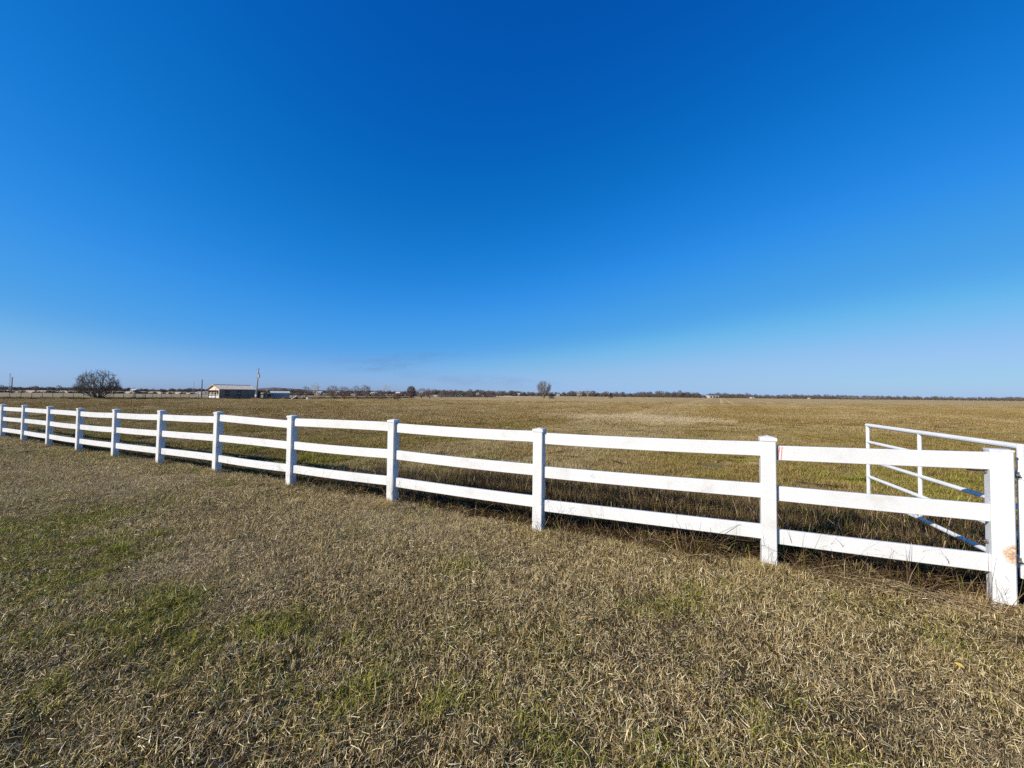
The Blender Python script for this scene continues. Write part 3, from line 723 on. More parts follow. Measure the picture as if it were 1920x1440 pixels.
def fan_tree(px, Y, h, w, label, seed):
    """many limbs fanning out of one foot, twigs gathered towards the outside of the dome"""
    r = np.random.default_rng(seed); x = x_at(px, Y); o = tag(empty('round_tree', (x, Y, float(ground(x, Y)) - .02)), label, 'tree'); tr, cr = MB(), MB()
    def dome(d):                                          # how far the crown reaches in a direction from the foot
        d = d / np.linalg.norm(d); hz = math.hypot(d[0], d[1]); k = 1 / ((hz / (w * .5)) ** 2.9 + (d[2] / h) ** 2.9) ** (1 / 2.9)
        return d * k * (1 - .10 * max(0, hz - .75)) * r.uniform(.88, 1.0)
    def twig(p, d, L, wd):
        s_ = np.cross(d, r.normal(0, 1, 3)); s_ /= np.linalg.norm(s_) + 1e-9; q = p + d * L; cr.add([p - s_ * wd, p + s_ * wd, q + s_ * wd * .4, q - s_ * wd * .4], [(0, 1, 2, 3)])
    for k in range(40):
        az = 2 * np.pi * (k * .618 % 1) + r.normal(0, .1); th = math.acos(1 - (.02 + .54 * (k + .5) / 40)); d = np.array([math.sin(th) * math.cos(az), math.sin(th) * math.sin(az), math.cos(th)])
        e = dome(d); b0 = np.array([math.cos(az), math.sin(az), 0]) * .14; pts = []
        for i_ in range(6):
            u = i_ / 5; bow = .10 * np.linalg.norm(e) * math.sin(u * math.pi) * (th - .5); p = b0 + e * u; p[2] += bow * .1; p = p + r.normal(0, .05, 3) * (i_ > 0); pts.append(p)
        R0 = r.uniform(.055, .10); tr.tube(pts[:4], [R0, R0 * .8, R0 * .62, R0 * .45], 5, False); cr.tube(pts[3:], [R0 * .45, R0 * .3, .012], 3, False)
        for m_ in range(11):
            u = r.uniform(.40, .95); i_ = min(int(u * 5), 4); p = pts[i_] + (pts[i_ + 1] - pts[i_]) * (u * 5 - i_)
            t_ = dome(e / np.linalg.norm(e) + r.normal(0, .20, 3) + np.array([0, 0, .05])); t_[2] = max(t_[2], .40 * h); q = p + (t_ - p) * r.uniform(.75, 1); md = (p + q) / 2 + r.normal(0, .08, 3)
            cr.tube([p, md, q], [.034, .026, .015], 3, False)
            for z_ in range(11):
                u2 = r.uniform(.25, 1); pp = (p + (md - p) * u2 * 2) if u2 < .5 else (md + (q - md) * (u2 * 2 - 1)); dd = (q - p) / (np.linalg.norm(q - p) + 1e-6) + r.normal(0, .38, 3); dd /= np.linalg.norm(dd)
                twig(pp, dd, r.uniform(.25, .8), .015)
    tr.build('trunk', M_bark, o, True); cr.build('crown', M_twig, o)
fan_tree(183, 85, 6.6, 7.6, 'wide round-crowned bare tree standing alone at the left', 21)
bare_tree('bare_tree', 1020, 200, 9.2, 9.6, 22, 850, 'tall bare tree standing alone near the middle of the far pasture edge', 'lone trees along the pasture edge', None, twig=.055, twigs=5, thick=.09, stems=3, base_h=.15, spread=.35, trunk_r=.36, shape='vase')
bare_tree('pale_tree', 591, 170, 6.3, 4.6, 23, 260, 'slim pale leafless tree just right of the grey metal shed', 'lone trees along the pasture edge', PALE, twig=.030, twigs=3, thick=.07, stems=1, base_h=.3, trunk_r=.13)
bare_tree('pale_tree', 725, 210, 6.6, 4.4, 24, 200, 'slim pale leafless tree rising behind the reddish bush', 'lone trees along the pasture edge', PALE, twig=.026, twigs=3, thick=.07, stems=1, base_h=.4, trunk_r=.13)
bare_tree('brush_thicket', 624, 113, 4.2, 4.6, 25, 420, 'left and larger half of the bare many-stemmed thicket', 'thickets along the pasture edge', None, twig=.030, twigs=4, thick=.05, stems=6, base_h=.18, spread=.5, shape='dome')
bare_tree('brush_thicket', 646, 116, 3.9, 4.6, 26, 380, 'right half of the bare many-stemmed thicket', 'thickets along the pasture edge', RED, twig=.030, twigs=4, thick=.05, stems=5, base_h=.16, spread=.5, shape='dome')
bare_tree('bare_tree', 667, 120, 4.3, 3.4, 27, 210, 'thin bare tree between the thicket and a darker bare tree', 'lone trees along the pasture edge', None, twig=.026, twigs=3, thick=.05, stems=2, base_h=.25, spread=.25)
bare_tree('bare_tree', 685, 118, 4.5, 3.6, 28, 330, 'dark bare tree left of the rounded reddish bush', 'lone trees along the pasture edge', None, twig=.034, twigs=4, thick=.05, stems=2, base_h=.22, spread=.2)
bare_tree('rounded_bush', 712, 116, 3.0, 5.0, 29, 420, 'rounded reddish brown bare bush', 'bushes along the pasture edge', RED, twig=.030, twigs=5, thick=.05, stems=7, base_h=.1, spread=.8)
bare_tree('dark_bush', 745, 116, 1.9, 3.0, 30, 380, 'low dark reddish bush in front of the far brush', 'bushes along the pasture edge', RED, twig=.05, twigs=6, thick=.05, stems=6, base_h=.08, spread=.7, shape='brush')
bare_tree('bare_tree', 771, 124, 4.4, 3.0, 31, 700, 'dense narrow dark bare tree right of the low dark bush', 'lone trees along the pasture edge', RED, twig=.045, twigs=6, thick=.05, stems=4, base_h=.2, spread=.25)
bare_tree('rounded_bush', 790, 150, 4.2, 5.0, 32, 360, 'brown bare tree-like bush touching the dense dark tree', 'bushes along the pasture edge', RED, twig=.034, twigs=4, thick=.05, stems=4, base_h=.18, spread=.5)
bare_tree('rounded_bush', 806, 158, 4.3, 4.6, 33, 330, 'brown bare bush right of the one touching the dark tree', 'bushes along the pasture edge', RED, twig=.034, twigs=4, thick=.05, stems=4, base_h=.18, spread=.5)
bare_tree('low_bush', 1034, 205, 2.6, 3.6, 34, 300, 'low dark bush at the right foot of the lone tall tree', 'bushes along the pasture edge', None, twig=.07, twigs=5, thick=.08, stems=5, base_h=.1, spread=.7, shape='brush')
bare_tree('tan_bush', 1086, 260, 4.6, 4.0, 35, 300, 'tan bare bush between the lone tall tree and the dark cedar', 'bushes along the pasture edge', (M_bark, M_twig_pale), twig=.06, twigs=5, thick=.08, stems=4, base_h=.15, spread=.5)
bare_tree('pale_tree', 1102, 330, 8.0, 4.4, 36, 180, 'very thin pale tree just right of the tan bush', 'lone trees along the pasture edge', PALE, twig=.045, twigs=2, thick=.1, stems=1, base_h=.35)
bl = [(66, 235, 4.2, 6.0, 41), (92, 240, 3.4, 4.6, 42), (110, 245, 5.0, 4.6, 43), (128, 240, 3.6, 5.0, 44), (142, 236, 3.2, 4.4, 45), (5, 190, 4.2, 5.0, 46), (23, 170, 2.6, 4.0, 47)]
lab = ['broad low bare tree left of the group by the round tree', 'small bare tree second of the group left of the round tree', 'tallest bare tree of the group left of the round tree', 'bare tree fourth of the group left of the round tree', 'small bare tree half behind the left side of the round tree', 'dark bare tree cut by the left edge of the picture', 'small bare bush at the foot of the plain pole far left']
for (px, Y, h, w, sd_), lb in zip(bl, lab):
    bare_tree('bare_tree', px, Y, h, w, sd_, 260, lb, 'bare trees on the far left', None, twig=.05, twigs=4, thick=.07, stems=3, base_h=.2, spread=.5)
mid = [(828, 175, 3.2, 4.4), (845, 200, 4.0, 5.0), (862, 230, 3.8, 5.6), (880, 250, 4.0, 6.0), (900, 270, 4.4, 6.2), (918, 280, 4.6, 6.4), (935, 300, 4.6, 6.0), (562, 150, 3.4, 3.6), (574, 160, 4.6, 3.4)]
lab = ['small brown bush first of the row right of the thickets', 'brown bare bush second of the row right of the thickets', 'brown bare bush third of the row right of the thickets', 'brown bare bush fourth of the row right of the thickets', 'brown bare bush fifth of the row right of the thickets', 'brown bare bush sixth of the row right of the thickets', 'brown bare bush last of the row right of the thickets', 'small bare bush right beside the grey metal shed', 'thin bare tree between the grey shed and the slim pale tree']
for k, ((px, Y, h, w), lb) in enumerate(zip(mid, lab)):
    bare_tree('brown_bush' if k < 7 else 'bare_tree', px, Y, h, w, 60 + k, 260, lb, 'brown bushes right of the thickets' if k < 7 else 'bare trees by the grey shed', RED if k % 2 else None, twig=.05, twigs=4, thick=.07, stems=4, base_h=.15, spread=.6)
# dark cedar
x = x_at(1145, 250); o = tag(empty('cedar_tree', (x, 250, -.3)), 'small dark green cedar standing out against the treeline', 'tree')
mb = MB(); mb.tube([(0, 0, 0), (0, 0, 3.0)], [.14, .03], 6); mb.build('trunk', M_bark, o)
r = np.random.default_rng(5); mb = MB()
for k in range(900):
    u = r.random() ** .8; z = .15 + 3.3 * u; rr = 1.45 * (1 - u ** 1.6) ** .7 * math.sqrt(r.random()); a = r.random() * 6.283; p = np.array([rr * math.cos(a), rr * math.sin(a), z])
    d = np.array([math.cos(a), math.sin(a), .6]) + r.normal(0, .4, 3); d /= np.linalg.norm(d); s_ = np.cross(d, r.normal(0, 1, 3)); s_ /= np.linalg.norm(s_); q = p + d * .35
    mb.add([p - s_ * .07, p + s_ * .07, q], [(0, 1, 2)])
mb.build('crown', M_cedar, o)

# ------------------------------------------------------------------ far woodland and wooded hill
def woodtree(k):
    tr, cr = tree_meshes(10.0 if k < 4 else 7.5, 8.5 if k < 4 else 9, 800 + k, 220, twig=.13, twigs=5, thick=.12, stems=1 + k % 3, base_h=.2, spread=.3, trunk_r=.28, shape='dome' if k % 2 else 'vase')
    tr.v, tr.f = tr.v, tr.f; cr.add(tr.v, tr.f); me = new_mesh('wood_%d' % k, cr.v, cr.f); me.materials.append(M_wood_far); return me
def brushtree(k):
    tr, cr = tree_meshes(4.5, 9, 850 + k, 260, twig=.16, twigs=6, thick=.2, stems=5, base_h=.1, spread=.7, shape='brush')
    cr.add(tr.v, tr.f); me = new_mesh('wood_b%d' % k, cr.v, cr.f); me.materials.append(M_wood_far); return me
wood_c = proto_coll('wood_proto', [woodtree(k) for k in range(6)] + [brushtree(k) for k in range(3)])
P = []; S = []; I = []
r = np.random.default_rng(77)
def Ywood(px): return np.interp(px, [-200, 0, 500, 900, 1300, 1920, 2200], [760, 760, 800, 640, 560, 720, 800])
px = -220.0
while px < 2150:
    for row in range(5):
        Y = float(Ywood(px)) + row * 28 + r.uniform(-10, 10); x = x_at(px + r.uniform(-3, 3), Y)
        hs_ = r.uniform(.52, .98) * (.6 + .8 * float(N1.f(x, 0, 60, 3))) * (1.0 if 800 < px < 1400 else .82)
        if row < 4: P.append((x, Y, -.35)); I.append(r.integers(0, 6)); S.append((hs_ * r.uniform(.8, 1.3), hs_ * r.uniform(.8, 1.3), hs_))
        P.append((x + r.uniform(-3, 3), Y - 5, -.35)); I.append(r.integers(6, 9)); S.append((hs_, hs_, hs_ * r.uniform(.6, 1.1)))
    px += 5.2
P = np.array(P); n = len(P)
scatter('far_woodland', P, np.stack([r.random(n) * 0, r.random(n) * 0, r.random(n) * 6.283], -1), np.array(S), np.array(I), np.zeros(n), np.zeros(n), wood_c, 'long low line of leafless grey-brown woods all along the horizon', 'woodland')
# scrub: low dark hedge between the fields on the left, and rough weeds along the pasture edge
P = []; S = []; I = []
for a_, b_, cnt_, h_ in (((-430, 178), (-150, 238), 420, .22), ((-150, 238), (-12, 258), 220, .26), ((-1400, 300), (-200, 420), 120, .45), ((-200, 420), (40, 430), 70, .42)):
    for k in range(cnt_):
        u = r.random(); q = np.array(a_) * (1 - u) + np.array(b_) * u + r.normal(0, 1.2, 2); P.append((q[0], q[1], -.32)); k_ = h_ * r.uniform(.5, 1.3); S.append((k_ * 1.3, k_ * 1.3, k_)); I.append(r.integers(0, 3))
P = np.array(P); n = len(P)
hedge_c = proto_coll('hedge_proto', [bpy.data.meshes['wood_b%d' % k] for k in range(3)])
scatter('hedge_rows', P, np.stack([np.zeros(n), np.zeros(n), r.random(n) * 6.283], -1), np.array(S), np.array(I), np.zeros(n), np.zeros(n), hedge_c, 'low dark brushy hedge rows between the far fields on the left', 'hedge')
P = []; S = []; I = []
ed = np.array([(-150, 66), (-101, 76), (-62, 111), (-3, 240), (150, 245)])
for k in range(1500):
    u = r.random() ** 1.3 * 2.35; i = min(int(u), 3); q = ed[i] * (1 - (u - i)) + ed[i + 1] * (u - i) + r.normal(0, .8, 2); P.append((q[0], q[1], -.32)); k_ = r.uniform(.8, 2.6) * (1 + .6 * (i == 2)); S.append((k_ * 1.5, k_ * 1.5, k_)); I.append(r.integers(0, 6))
P = np.array(P); n = len(P)
scatter('edge_weeds', P, np.stack([np.zeros(n), np.zeros(n), r.random(n) * 6.283], -1), np.array(S), np.array(I), np.zeros(n) + .05, np.zeros(n), tall_c, 'ragged strip of dead weeds along the far edge of the pasture', 'weeds')
# wooded hill behind the house
hv = []; hf = []; xs = np.linspace(x_at(410, 1500), x_at(1000, 1500), 70)
for j, Y in enumerate((1440, 1480, 1500, 1530, 1600)):
    for x in xs:
        u = (x - xs[0]) / (xs[-1] - xs[0]); prof = 14 * math.exp(-((u - .17) / .09) ** 2) + 9 * math.exp(-((u - .36) / .22) ** 2) + 5 * math.exp(-((u - .75) / .3) ** 2)
        k = (0, .8, 1, .9, 0)[j]; hv.append((x, Y, -.6 + k * prof * smooth(0, .14, u) * smooth(1, .9, u) + k * 3.0 * (float(N3.f(x, Y, 18, 3)) - .4)))
for j in range(4):
    for i in range(69): hf.append((j * 70 + i, j * 70 + i + 1, j * 70 + 71 + i, j * 70 + 70 + i))
M_hill = simple('hill woods', (.08, .075, .075), (.15, .135, .125), .06, .95, .0, None, .1)
tag(link('wooded_hill', new_mesh('wooded_hill', hv, hf), M_hill), 'low dark wooded rise behind the house', 'hill', kind='structure')

# ------------------------------------------------------------------ house
M_siding = simple('taupe siding', (.24, .18, .135), (.28, .215, .165), 3, .8)
M_gable = simple('cream gable siding', (.60, .50, .38), (.68, .58, .45), 3, .8)
M_roof = simple('tan metal roof', (.60, .50, .375), (.70, .59, .45), 1.2, .55, 0, (1, 8, 1), .4)
M_trim = simple('white trim', (.70, .69, .66), (.80, .79, .76), 4, .6)
M_dark = simple('dark opening', (.02, .02, .022), (.05, .05, .055), 4, .25, 0, None, .5)
M_dkwood = simple('dark weathered wood', (.06, .045, .032), (.13, .10, .075), 6, .85)
M_conc = simple('pale concrete', (.36, .34, .30), (.46, .43, .39), 3, .9)
M_greymetal = simple('grey metal siding', (.34, .335, .325), (.42, .41, .40), 3, .6, 0, None, .4)
M_greyroof = simple('pale grey metal roof', (.42, .42, .41), (.52, .52, .50), 2, .5, 0, None, .4)
M_tan = simple('tan board', (.34, .27, .18), (.45, .36, .25), 4, .8)
HY = 101.0
hx = x_at(425, HY)
HR = R(60)
house = tag(empty('farmhouse', (hx, HY, -.30), HR), 'low tan-roofed house with a cream gable and porch at its left end', 'house')
LH, DH, EH, RG = 6.7, 5.8, 2.50, 1.15       # length, depth, eaves, rise of the gable
POR = 1.7                                     # porch depth at the gable end
mb = MB(); mb.box((LH / 2, DH / 2, EH / 2 + .1), (LH, DH, EH - .2)); mb.build('wall', M_siding, house)
mb = MB(); mb.box((LH / 2 - .0, DH / 2, .09), (LH + .06, DH + .06, .22)); mb.build('foundation', M_conc, house)
# roof slopes carried out over the porch
x0, x1 = -POR - .35, LH + .35
for sgn in (0, 1):
    y_e = -.40 if sgn == 0 else DH + .40; yr = DH / 2; ze = EH - .02; zr_ = EH + RG; t_ = .09
    mb = MB(); v = [(x0, y_e, ze), (x1, y_e, ze), (x1, yr, zr_), (x0, yr, zr_)]; v += [(a, b_, c + t_) for a, b_, c in v]
    mb.add(v, [(3, 2, 1, 0), (4, 5, 6, 7), (0, 1, 5, 4), (1, 2, 6, 5), (2, 3, 7, 6), (3, 0, 4, 7)]); rf = mb.build('roof', M_roof, house)
    if sgn == 0:
        k = x0 + .3
        while k < x1:                                    # raised seams of the metal sheets
            m2 = MB(); m2.bar((k, y_e + .01, ze + t_ + .015), (k, yr, zr_ + t_ + .015), .06, .03); m2.build('seam', M_roof, rf); k += .62
mb = MB(); mb.bar((x0, DH / 2, EH + RG + .13), (x1, DH / 2, EH + RG + .13), .30, .06); mb.build('ridge_cap', M_roof, house)
# gable over the porch
mb = MB(); gxp = -POR
mb.add([(gxp, 0, EH), (gxp, DH, EH), (gxp, DH / 2, EH + RG - .02), (gxp + .12, 0, EH), (gxp + .12, DH, EH), (gxp + .12, DH / 2, EH + RG - .02)], [(0, 2, 1), (3, 4, 5), (0, 1, 4, 3), (1, 2, 5, 4), (2, 0, 3, 5)])
mb.build('gable', M_gable, house)
for (ya, za, yb, zb_) in ((-.42, EH + .01, DH / 2, EH + RG + .03), (DH + .42, EH + .01, DH / 2, EH + RG + .03)):
    mb = MB(); mb.bar((x0 - .02, ya, za), (x0 - .02, yb, zb_), .06, .20, (1, 0, 0)); mb.build('bargeboard', M_gable, house)
mb = MB(); mb.box((gxp + .06, DH / 2, EH - .13), (.14, DH, .24)); mb.build('porch_beam', M_gable, house)
for yy in (.20, 2.2, 4.0, DH - .10):
    mb = MB(); mb.box((gxp + .06, yy, EH / 2 - .05), (.16, .16, EH - .3)); mb.build('porch_post', M_gable if yy < 1 else M_dkwood, house)
mb = MB(); mb.box((-POR / 2, DH / 2, .22), (POR, DH, .18)); mb.build('porch_floor', M_trim, house)
for zz in (.50, 1.0):
    mb = MB(); mb.box((gxp + .03, DH / 2, zz), (.06, DH - .3, .10 if zz > .6 else .30)); mb.build('porch_rail', M_trim, house)
mb = MB(); mb.box((-.03, 3.2, 1.35), (.08, 1.0, 2.05)); d_ = mb.build('door', M_dark, house)
def window(parent, cx, cy, cz, w, h):
    f = MB()
    for (ox, oz, ww, hh) in ((0, h / 2 + .05, w + .2, .1), (0, -h / 2 - .05, w + .2, .1), (-w / 2 - .05, 0, .1, h), (w / 2 + .05, 0, .1, h)): f.box((cx + ox, cy - .03, cz + oz), (ww, .08, hh))
    fo = f.build('window', M_dkwood, parent); p = MB(); p.box((cx, cy - .02, cz), (w, .05, h)); p.build('pane', M_dark, fo)
    c = MB(); c.box((cx, cy - .055, cz), (w, .03, .06)); c.build('glazing_bar', M_trim, fo)
window(house, .15, 0, 1.50, .80, 1.15); window(house, 2.9, 0, 1.55, .85, 1.25)
mb = MB(); mb.box((-POR / 2, .06, EH / 2 + .1), (POR - .02, .10, EH - .22)); mb.build('porch_side_wall', M_siding, house)
# lean-to at the far end of the house
lean_to = tag(empty('lean_to', (hx + math.cos(HR) * (LH + .1) - math.sin(HR) * 1.0, HY + math.sin(HR) * (LH + .1) + math.cos(HR) * 1.0, -.30), HR), 'dark low lean-to with a pale door at the right end of the house', 'shed')
mb = MB(); mb.box((1.05, 2.0, .98), (2.1, 4.0, 1.96)); mb.build('wall', M_dkwood, lean_to)
mb = MB(); mb.box((1.05, 2.0, 2.02), (2.5, 4.3, .10)); mb.build('roof', M_dkwood, lean_to)
mb = MB(); mb.box((.45, -.03, 1.0), (.75, .05, 1.85)); mb.build('door', M_greyroof, lean_to)
# small tan shed with a dark roof
SY = 110.0
shed = tag(empty('garden_shed', (x_at(493.5, SY), SY, -.30), R(36)), 'small tan hut with a dark gabled roof between the house and the grey shed', 'shed')
mb = MB(); mb.box((1.15, 1.1, .75), (2.1, 2.2, 1.5)); mb.build('wall', M_tan, shed)
mb = MB(); v = [(-.15, -.2, 1.42), (1.15, -.2, 2.0), (2.45, -.2, 1.42), (-.15, 2.4, 1.42), (1.15, 2.4, 2.0), (2.45, 2.4, 1.42), (1.15, -.2, 1.72), (1.15, 2.4, 1.72)]
mb.add(v, [(0, 6, 1), (6, 2, 1), (3, 4, 7), (7, 4, 5), (0, 1, 4, 3), (1, 2, 5, 4), (0, 3, 7, 6), (6, 7, 5, 2)]); mb.build('roof', M_dkwood, shed)
mb = MB(); mb.box((.3, -.02, .78), (.12, .06, 1.5)); mb.build('corner_board', M_dkwood, shed)
mb = MB(); mb.box((1.5, -.03, .7), (.8, .05, 1.3)); mb.build('door', M_dkwood, shed)
# grey metal shed
GY_ = 112.0
gs = tag(empty('metal_shed', (x_at(508.5, GY_), GY_, -.30), R(36)), 'long low grey metal shed with a pale roof', 'shed')
gw = 4.7
mb = MB(); mb.box((gw / 2, 1.8, .80), (gw, 3.6, 1.6)); mb.build('wall', M_greymetal, gs)
for k in range(12):
    m2 = MB(); m2.box((.2 + k * .385, -.02, .8), (.06, .04, 1.56)); m2.build('rib', M_greymetal, gs)
mb = MB(); v = [(-.15, -.2, 1.60), (gw + .15, -.2, 1.60), (gw + .15, 1.8, 2.18), (-.15, 1.8, 2.18), (-.15, 3.8, 1.60), (gw + .15, 3.8, 1.60)]; v += [(a, b_, c + .07) for a, b_, c in v]
mb.add(v, [(3, 2, 1, 0), (4, 5, 2, 3), (6, 7, 8, 9), (9, 8, 11, 10), (0, 1, 7, 6), (1, 2, 8, 7), (2, 5, 11, 8), (5, 4, 10, 11), (4, 3, 9, 10), (3, 0, 6, 9)]); mb.build('roof', M_greyroof, gs)

# ------------------------------------------------------------------ poles
M_pole = simple('weathered pole', (.24, .235, .225), (.36, .35, .335), 8, .85, .2, (1, 1, .1))
M_poledk = simple('dark pole', (.11, .095, .085), (.18, .16, .145), 8, .85, .2, (1, 1, .1))
M_can = simple('transformer grey', (.42, .44, .46), (.54, .56, .58), 5, .4, 0, None, .5)
PY = 96.0; px0 = x_at(480, PY); ptop = at_y(485, 690.5, PY)
pole = tag(empty('utility_pole', (px0, PY, -.30)), 'leaning grey utility pole with a transformer in front of the house end', 'utility pole')
tv = Vector((ptop.x - px0, 0, ptop.z + .30))
def pa(u): return tv * u
mb = MB(); mb.tube([pa(-.02), pa(.5), pa(1)], [.19, .16, .125], 10); mb.build('shaft', M_pole, pole, True)
mb = MB(); mb.tube([pa(.70) + Vector((.34, -.10, 0)), pa(.80) + Vector((.34, -.10, 0))], .20, 12); t_ = mb.build('transformer', M_can, pole)
mb = MB(); mb.tube([pa(.80) + Vector((.34, -.10, 0)), pa(.83) + Vector((.34, -.10, 0))], [.05, .03], 8); mb.build('bushing', M_dkwood, t_)
mb = MB(); mb.bar(pa(.83) + Vector((.1, 0, 0)), pa(.85) + Vector((.55, 0, .05)), .05, .05); mb.build('cutout_arm', M_poledk, pole)
for u in (.96, .83, .71):
    mb = MB(); mb.bar(pa(u) + Vector((-.50, 0, 0)), pa(u) + Vector((.0, 0, -.02)), .06, .06); mb.build('insulator_arm', M_poledk, pole)
mb = MB(); mb.box(pa(.13) + Vector((.02, -.22, 0)), (.34, .2, .55)); mb.build('meter_box', M_can, pole)
q = at_y(379, 712, 99)
p2 = tag(empty('short_pole', (q.x, 99, -.30)), 'short plain pole left of the house porch', 'pole')
mb = MB(); mb.tube([(0, 0, 0), (0, 0, q.z + .3)], [.14, .11], 8); mb.build('shaft', M_poledk, p2, True)
mb = MB(); mb.tube([(0, 0, q.z + .28), (0, 0, q.z + .38)], [.12, .06], 8); mb.build('cap', M_poledk, p2)
q = at_y(23, 707, 170)
p3 = tag(empty('plain_pole', (q.x, 170, -.30)), 'plain dark pole at the far left', 'pole')
mb = MB(); mb.tube([(0, 0, 0), (0, 0, q.z + .3)], [.20, .15], 8); mb.build('shaft', M_poledk, p3, True)
mb = MB(); mb.bar((-.5, 0, q.z - .1), (.5, 0, q.z - .1), .08, .10); mb.build('crossarm', M_poledk, p3)
def mast(px, ytop, Y, w, label):
    q = at_y(px, ytop, Y); H_ = q.z + .3
    o = tag(empty('lattice_mast', (q.x, Y, -.30)), label, 'mast')
    for sx, sy in ((-1, -1), (1, -1), (0, 1)):
        m_ = MB(); m_.tube([(sx * w, sy * w, 0), (sx * w * .5, sy * w * .5, H_)], .09, 4); m_.build('leg', M_can, o)
    for k in range(9):
        u = k / 9; v_ = (k + 1) / 9; a_ = w * (1 - .5 * u); b_ = w * (1 - .5 * v_)
        m_ = MB(); m_.tube([(-a_, -a_, u * H_), (b_, -b_, v_ * H_)], .05, 3); m_.build('brace', M_can, o)
    m_ = MB(); m_.box((0, 0, H_ - .5), (w * 3.2, .3, .5)); m_.build('antenna', M_can, o)
mast(19.5, 700, 330, .5, 'tall pale lattice mast beside the plain pole at the far left')
mast(364, 716, 520, .8, 'pale lattice mast far behind the house, left of its porch')

# ------------------------------------------------------------------ field fences
def wire_fence(name, a, b_, n, hgt, label, seed, mat_=None, wires=3, rad=.06):
    r = np.random.default_rng(seed); a = np.array(a, float); b_ = np.array(b_, float)
    o = tag(empty(name, (a[0], a[1], -.30)), label, 'fence')
    tops = []
    for k in range(n):
        q = (b_ - a) * k / (n - 1); h_ = hgt * r.uniform(.85, 1.12); j = r.normal(0, .05, 2)
        m_ = MB(); m_.tube([(q[0], q[1], -.1), (q[0] + j[0], q[1] + j[1], h_)], [rad, rad * .85], 6); m_.build('post', mat_ or M_poledk, o); tops.append((q, h_))
    for w_ in range(wires):
        z = hgt * (.35 + .3 * w_) if wires > 1 else hgt * .8
        m_ = MB(); m_.tube([(q[0], q[1] - rad, z * (1 + .02 * math.sin(i * 3.1 + w_))) for i, (q, h_) in enumerate(tops)], .012, 3, False); m_.build('wire', M_poledk, o)
    return o
wire_fence('wire_fence', (-140, 80.5), (x_at(372, 97), 97), 34, 1.15, 'old wire fence on dark posts running from the round tree to the house', 3)
wire_fence('wire_fence', (x_at(548, 116), 116), (x_at(940, 255), 255), 40, 1.25, 'wire fence on dark posts behind the thickets', 4)
wire_fence('field_fence', (x_at(1690, 440), 440), (x_at(1960, 400), 400), 22, 1.5, 'far fence on pale posts at the right end of the pasture', 5, M_pole, 2, .11)
# plank pen beside the house
pen = tag(empty('plank_pen', (x_at(371, 103), 103, -.30)), 'grey plank pen rails behind the short pole', 'fence')
pl_ = x_at(390, 103) - x_at(371, 103)
for k in range(4):
    mb = MB(); mb.box((pl_ * k / 3, 0, .9), (.16, .16, 1.9)); mb.build('post', M_pole, pen)
for z in (.35, .8, 1.25, 1.8):
    mb = MB(); mb.bar((-.1, -.1, z), (pl_ + .1, -.1, z + .02), .05, .16); mb.build('plank', M_pole, pen)
# a braced corner of the old fence
br = tag(empty('fence_brace', (x_at(253, 92), 92, -.30)), 'two stout posts joined by a cross rail, right of the round tree', 'fence brace')
bw = x_at(272, 92) - x_at(253, 92)
for q in (0, bw):
    mb = MB(); mb.tube([(q, 0, -.1), (q, 0, 1.45)], .10, 8); mb.build('post', M_poledk, br)
mb = MB(); mb.tube([(0, 0, 1.15), (bw, 0, 1.15)], .07, 6); mb.build('cross_rail', M_poledk, br)

# ------------------------------------------------------------------ odds and ends by the sheds
M_white = simple('white sheet', (.66, .66, .64), (.78, .78, .76), 5, .6)
o = tag(empty('propped_sheet', (x_at(547, 109), 109, -.30)), 'white panel propped up at a slant right of the grey shed', 'panel')
mb = MB(); mb.box((.85, 0, .48), (1.8, .9, .12), (Vector((.88, 0, .47)), Vector((0, 1, 0)), Vector((-.47, 0, .88)))); mb.build('board', M_white, o)
for q in (.25, 1.3):
    mb = MB(); mb.box((q, 0, q * .25), (.10, .8, q * .5)); mb.build('prop', M_dkwood, o)
o = tag(empty('white_drum', (x_at(577, 108), 108, -.30)), 'small white drum at the pasture edge', 'drum')
mb = MB(); mb.tube([(0, 0, 0), (0, 0, .02), (0, 0, .5), (0, 0, .52)], [.27, .3, .3, .27], 14); mb.build('body', M_white, o)
mb = MB(); mb.tube([(0, 0, .52), (0, 0, .56)], .29, 14); mb.build('lid', M_white, o)
o = tag(empty('scrap_pile', (x_at(522, 107), 107, -.30)), 'low dark pile of scrap boards in front of the grey shed', 'scrap pile')
r = np.random.default_rng(8)
for k in range(16):
    mb = MB(); a = Vector((r.uniform(-.5, 3.2), r.uniform(-.5, .5), r.uniform(.05, .35))); d = Vector((r.uniform(-1, 1), r.uniform(-.6, .6), r.uniform(-.15, .2))); mb.bar(a - d * .5, a + d * .5, .18, .06); mb.build('board', M_dkwood if k % 4 else M_pole, o)

# ------------------------------------------------------------------ far buildings
def far_building(px, Y, w, d, e, rise, wallm, roofm, label, rz=0, doors=2, name='far_house', cat='house', group='white houses far off by the trees'):
    o = tag(empty(name, (x_at(px, Y), Y, -.35), rz), label, cat, group)
    m_ = MB(); m_.box((0, d / 2, e / 2), (w, d, e)); m_.build('wall', wallm, o)
    m_ = MB(); v = [(-w / 2 - .4, -.4, e), (w / 2 + .4, -.4, e), (w / 2 + .4, d / 2, e + rise), (-w / 2 - .4, d / 2, e + rise), (-w / 2 - .4, d + .4, e), (w / 2 + .4, d + .4, e)]
    m_.add(v, [(0, 1, 2, 3), (3, 2, 5, 4), (0, 3, 4), (1, 5, 2), (0, 4, 5, 1)]); m_.build('roof', roofm, o)
    for k in range(doors):
        q = -w / 2 + w * (k + .7) / (doors + .4); m_ = MB(); m_.box((q, -.04, e * .42), (w * .14, .1, e * .72)); m_.build('door' if k % 2 == 0 else 'window', M_dark, o)
    return o
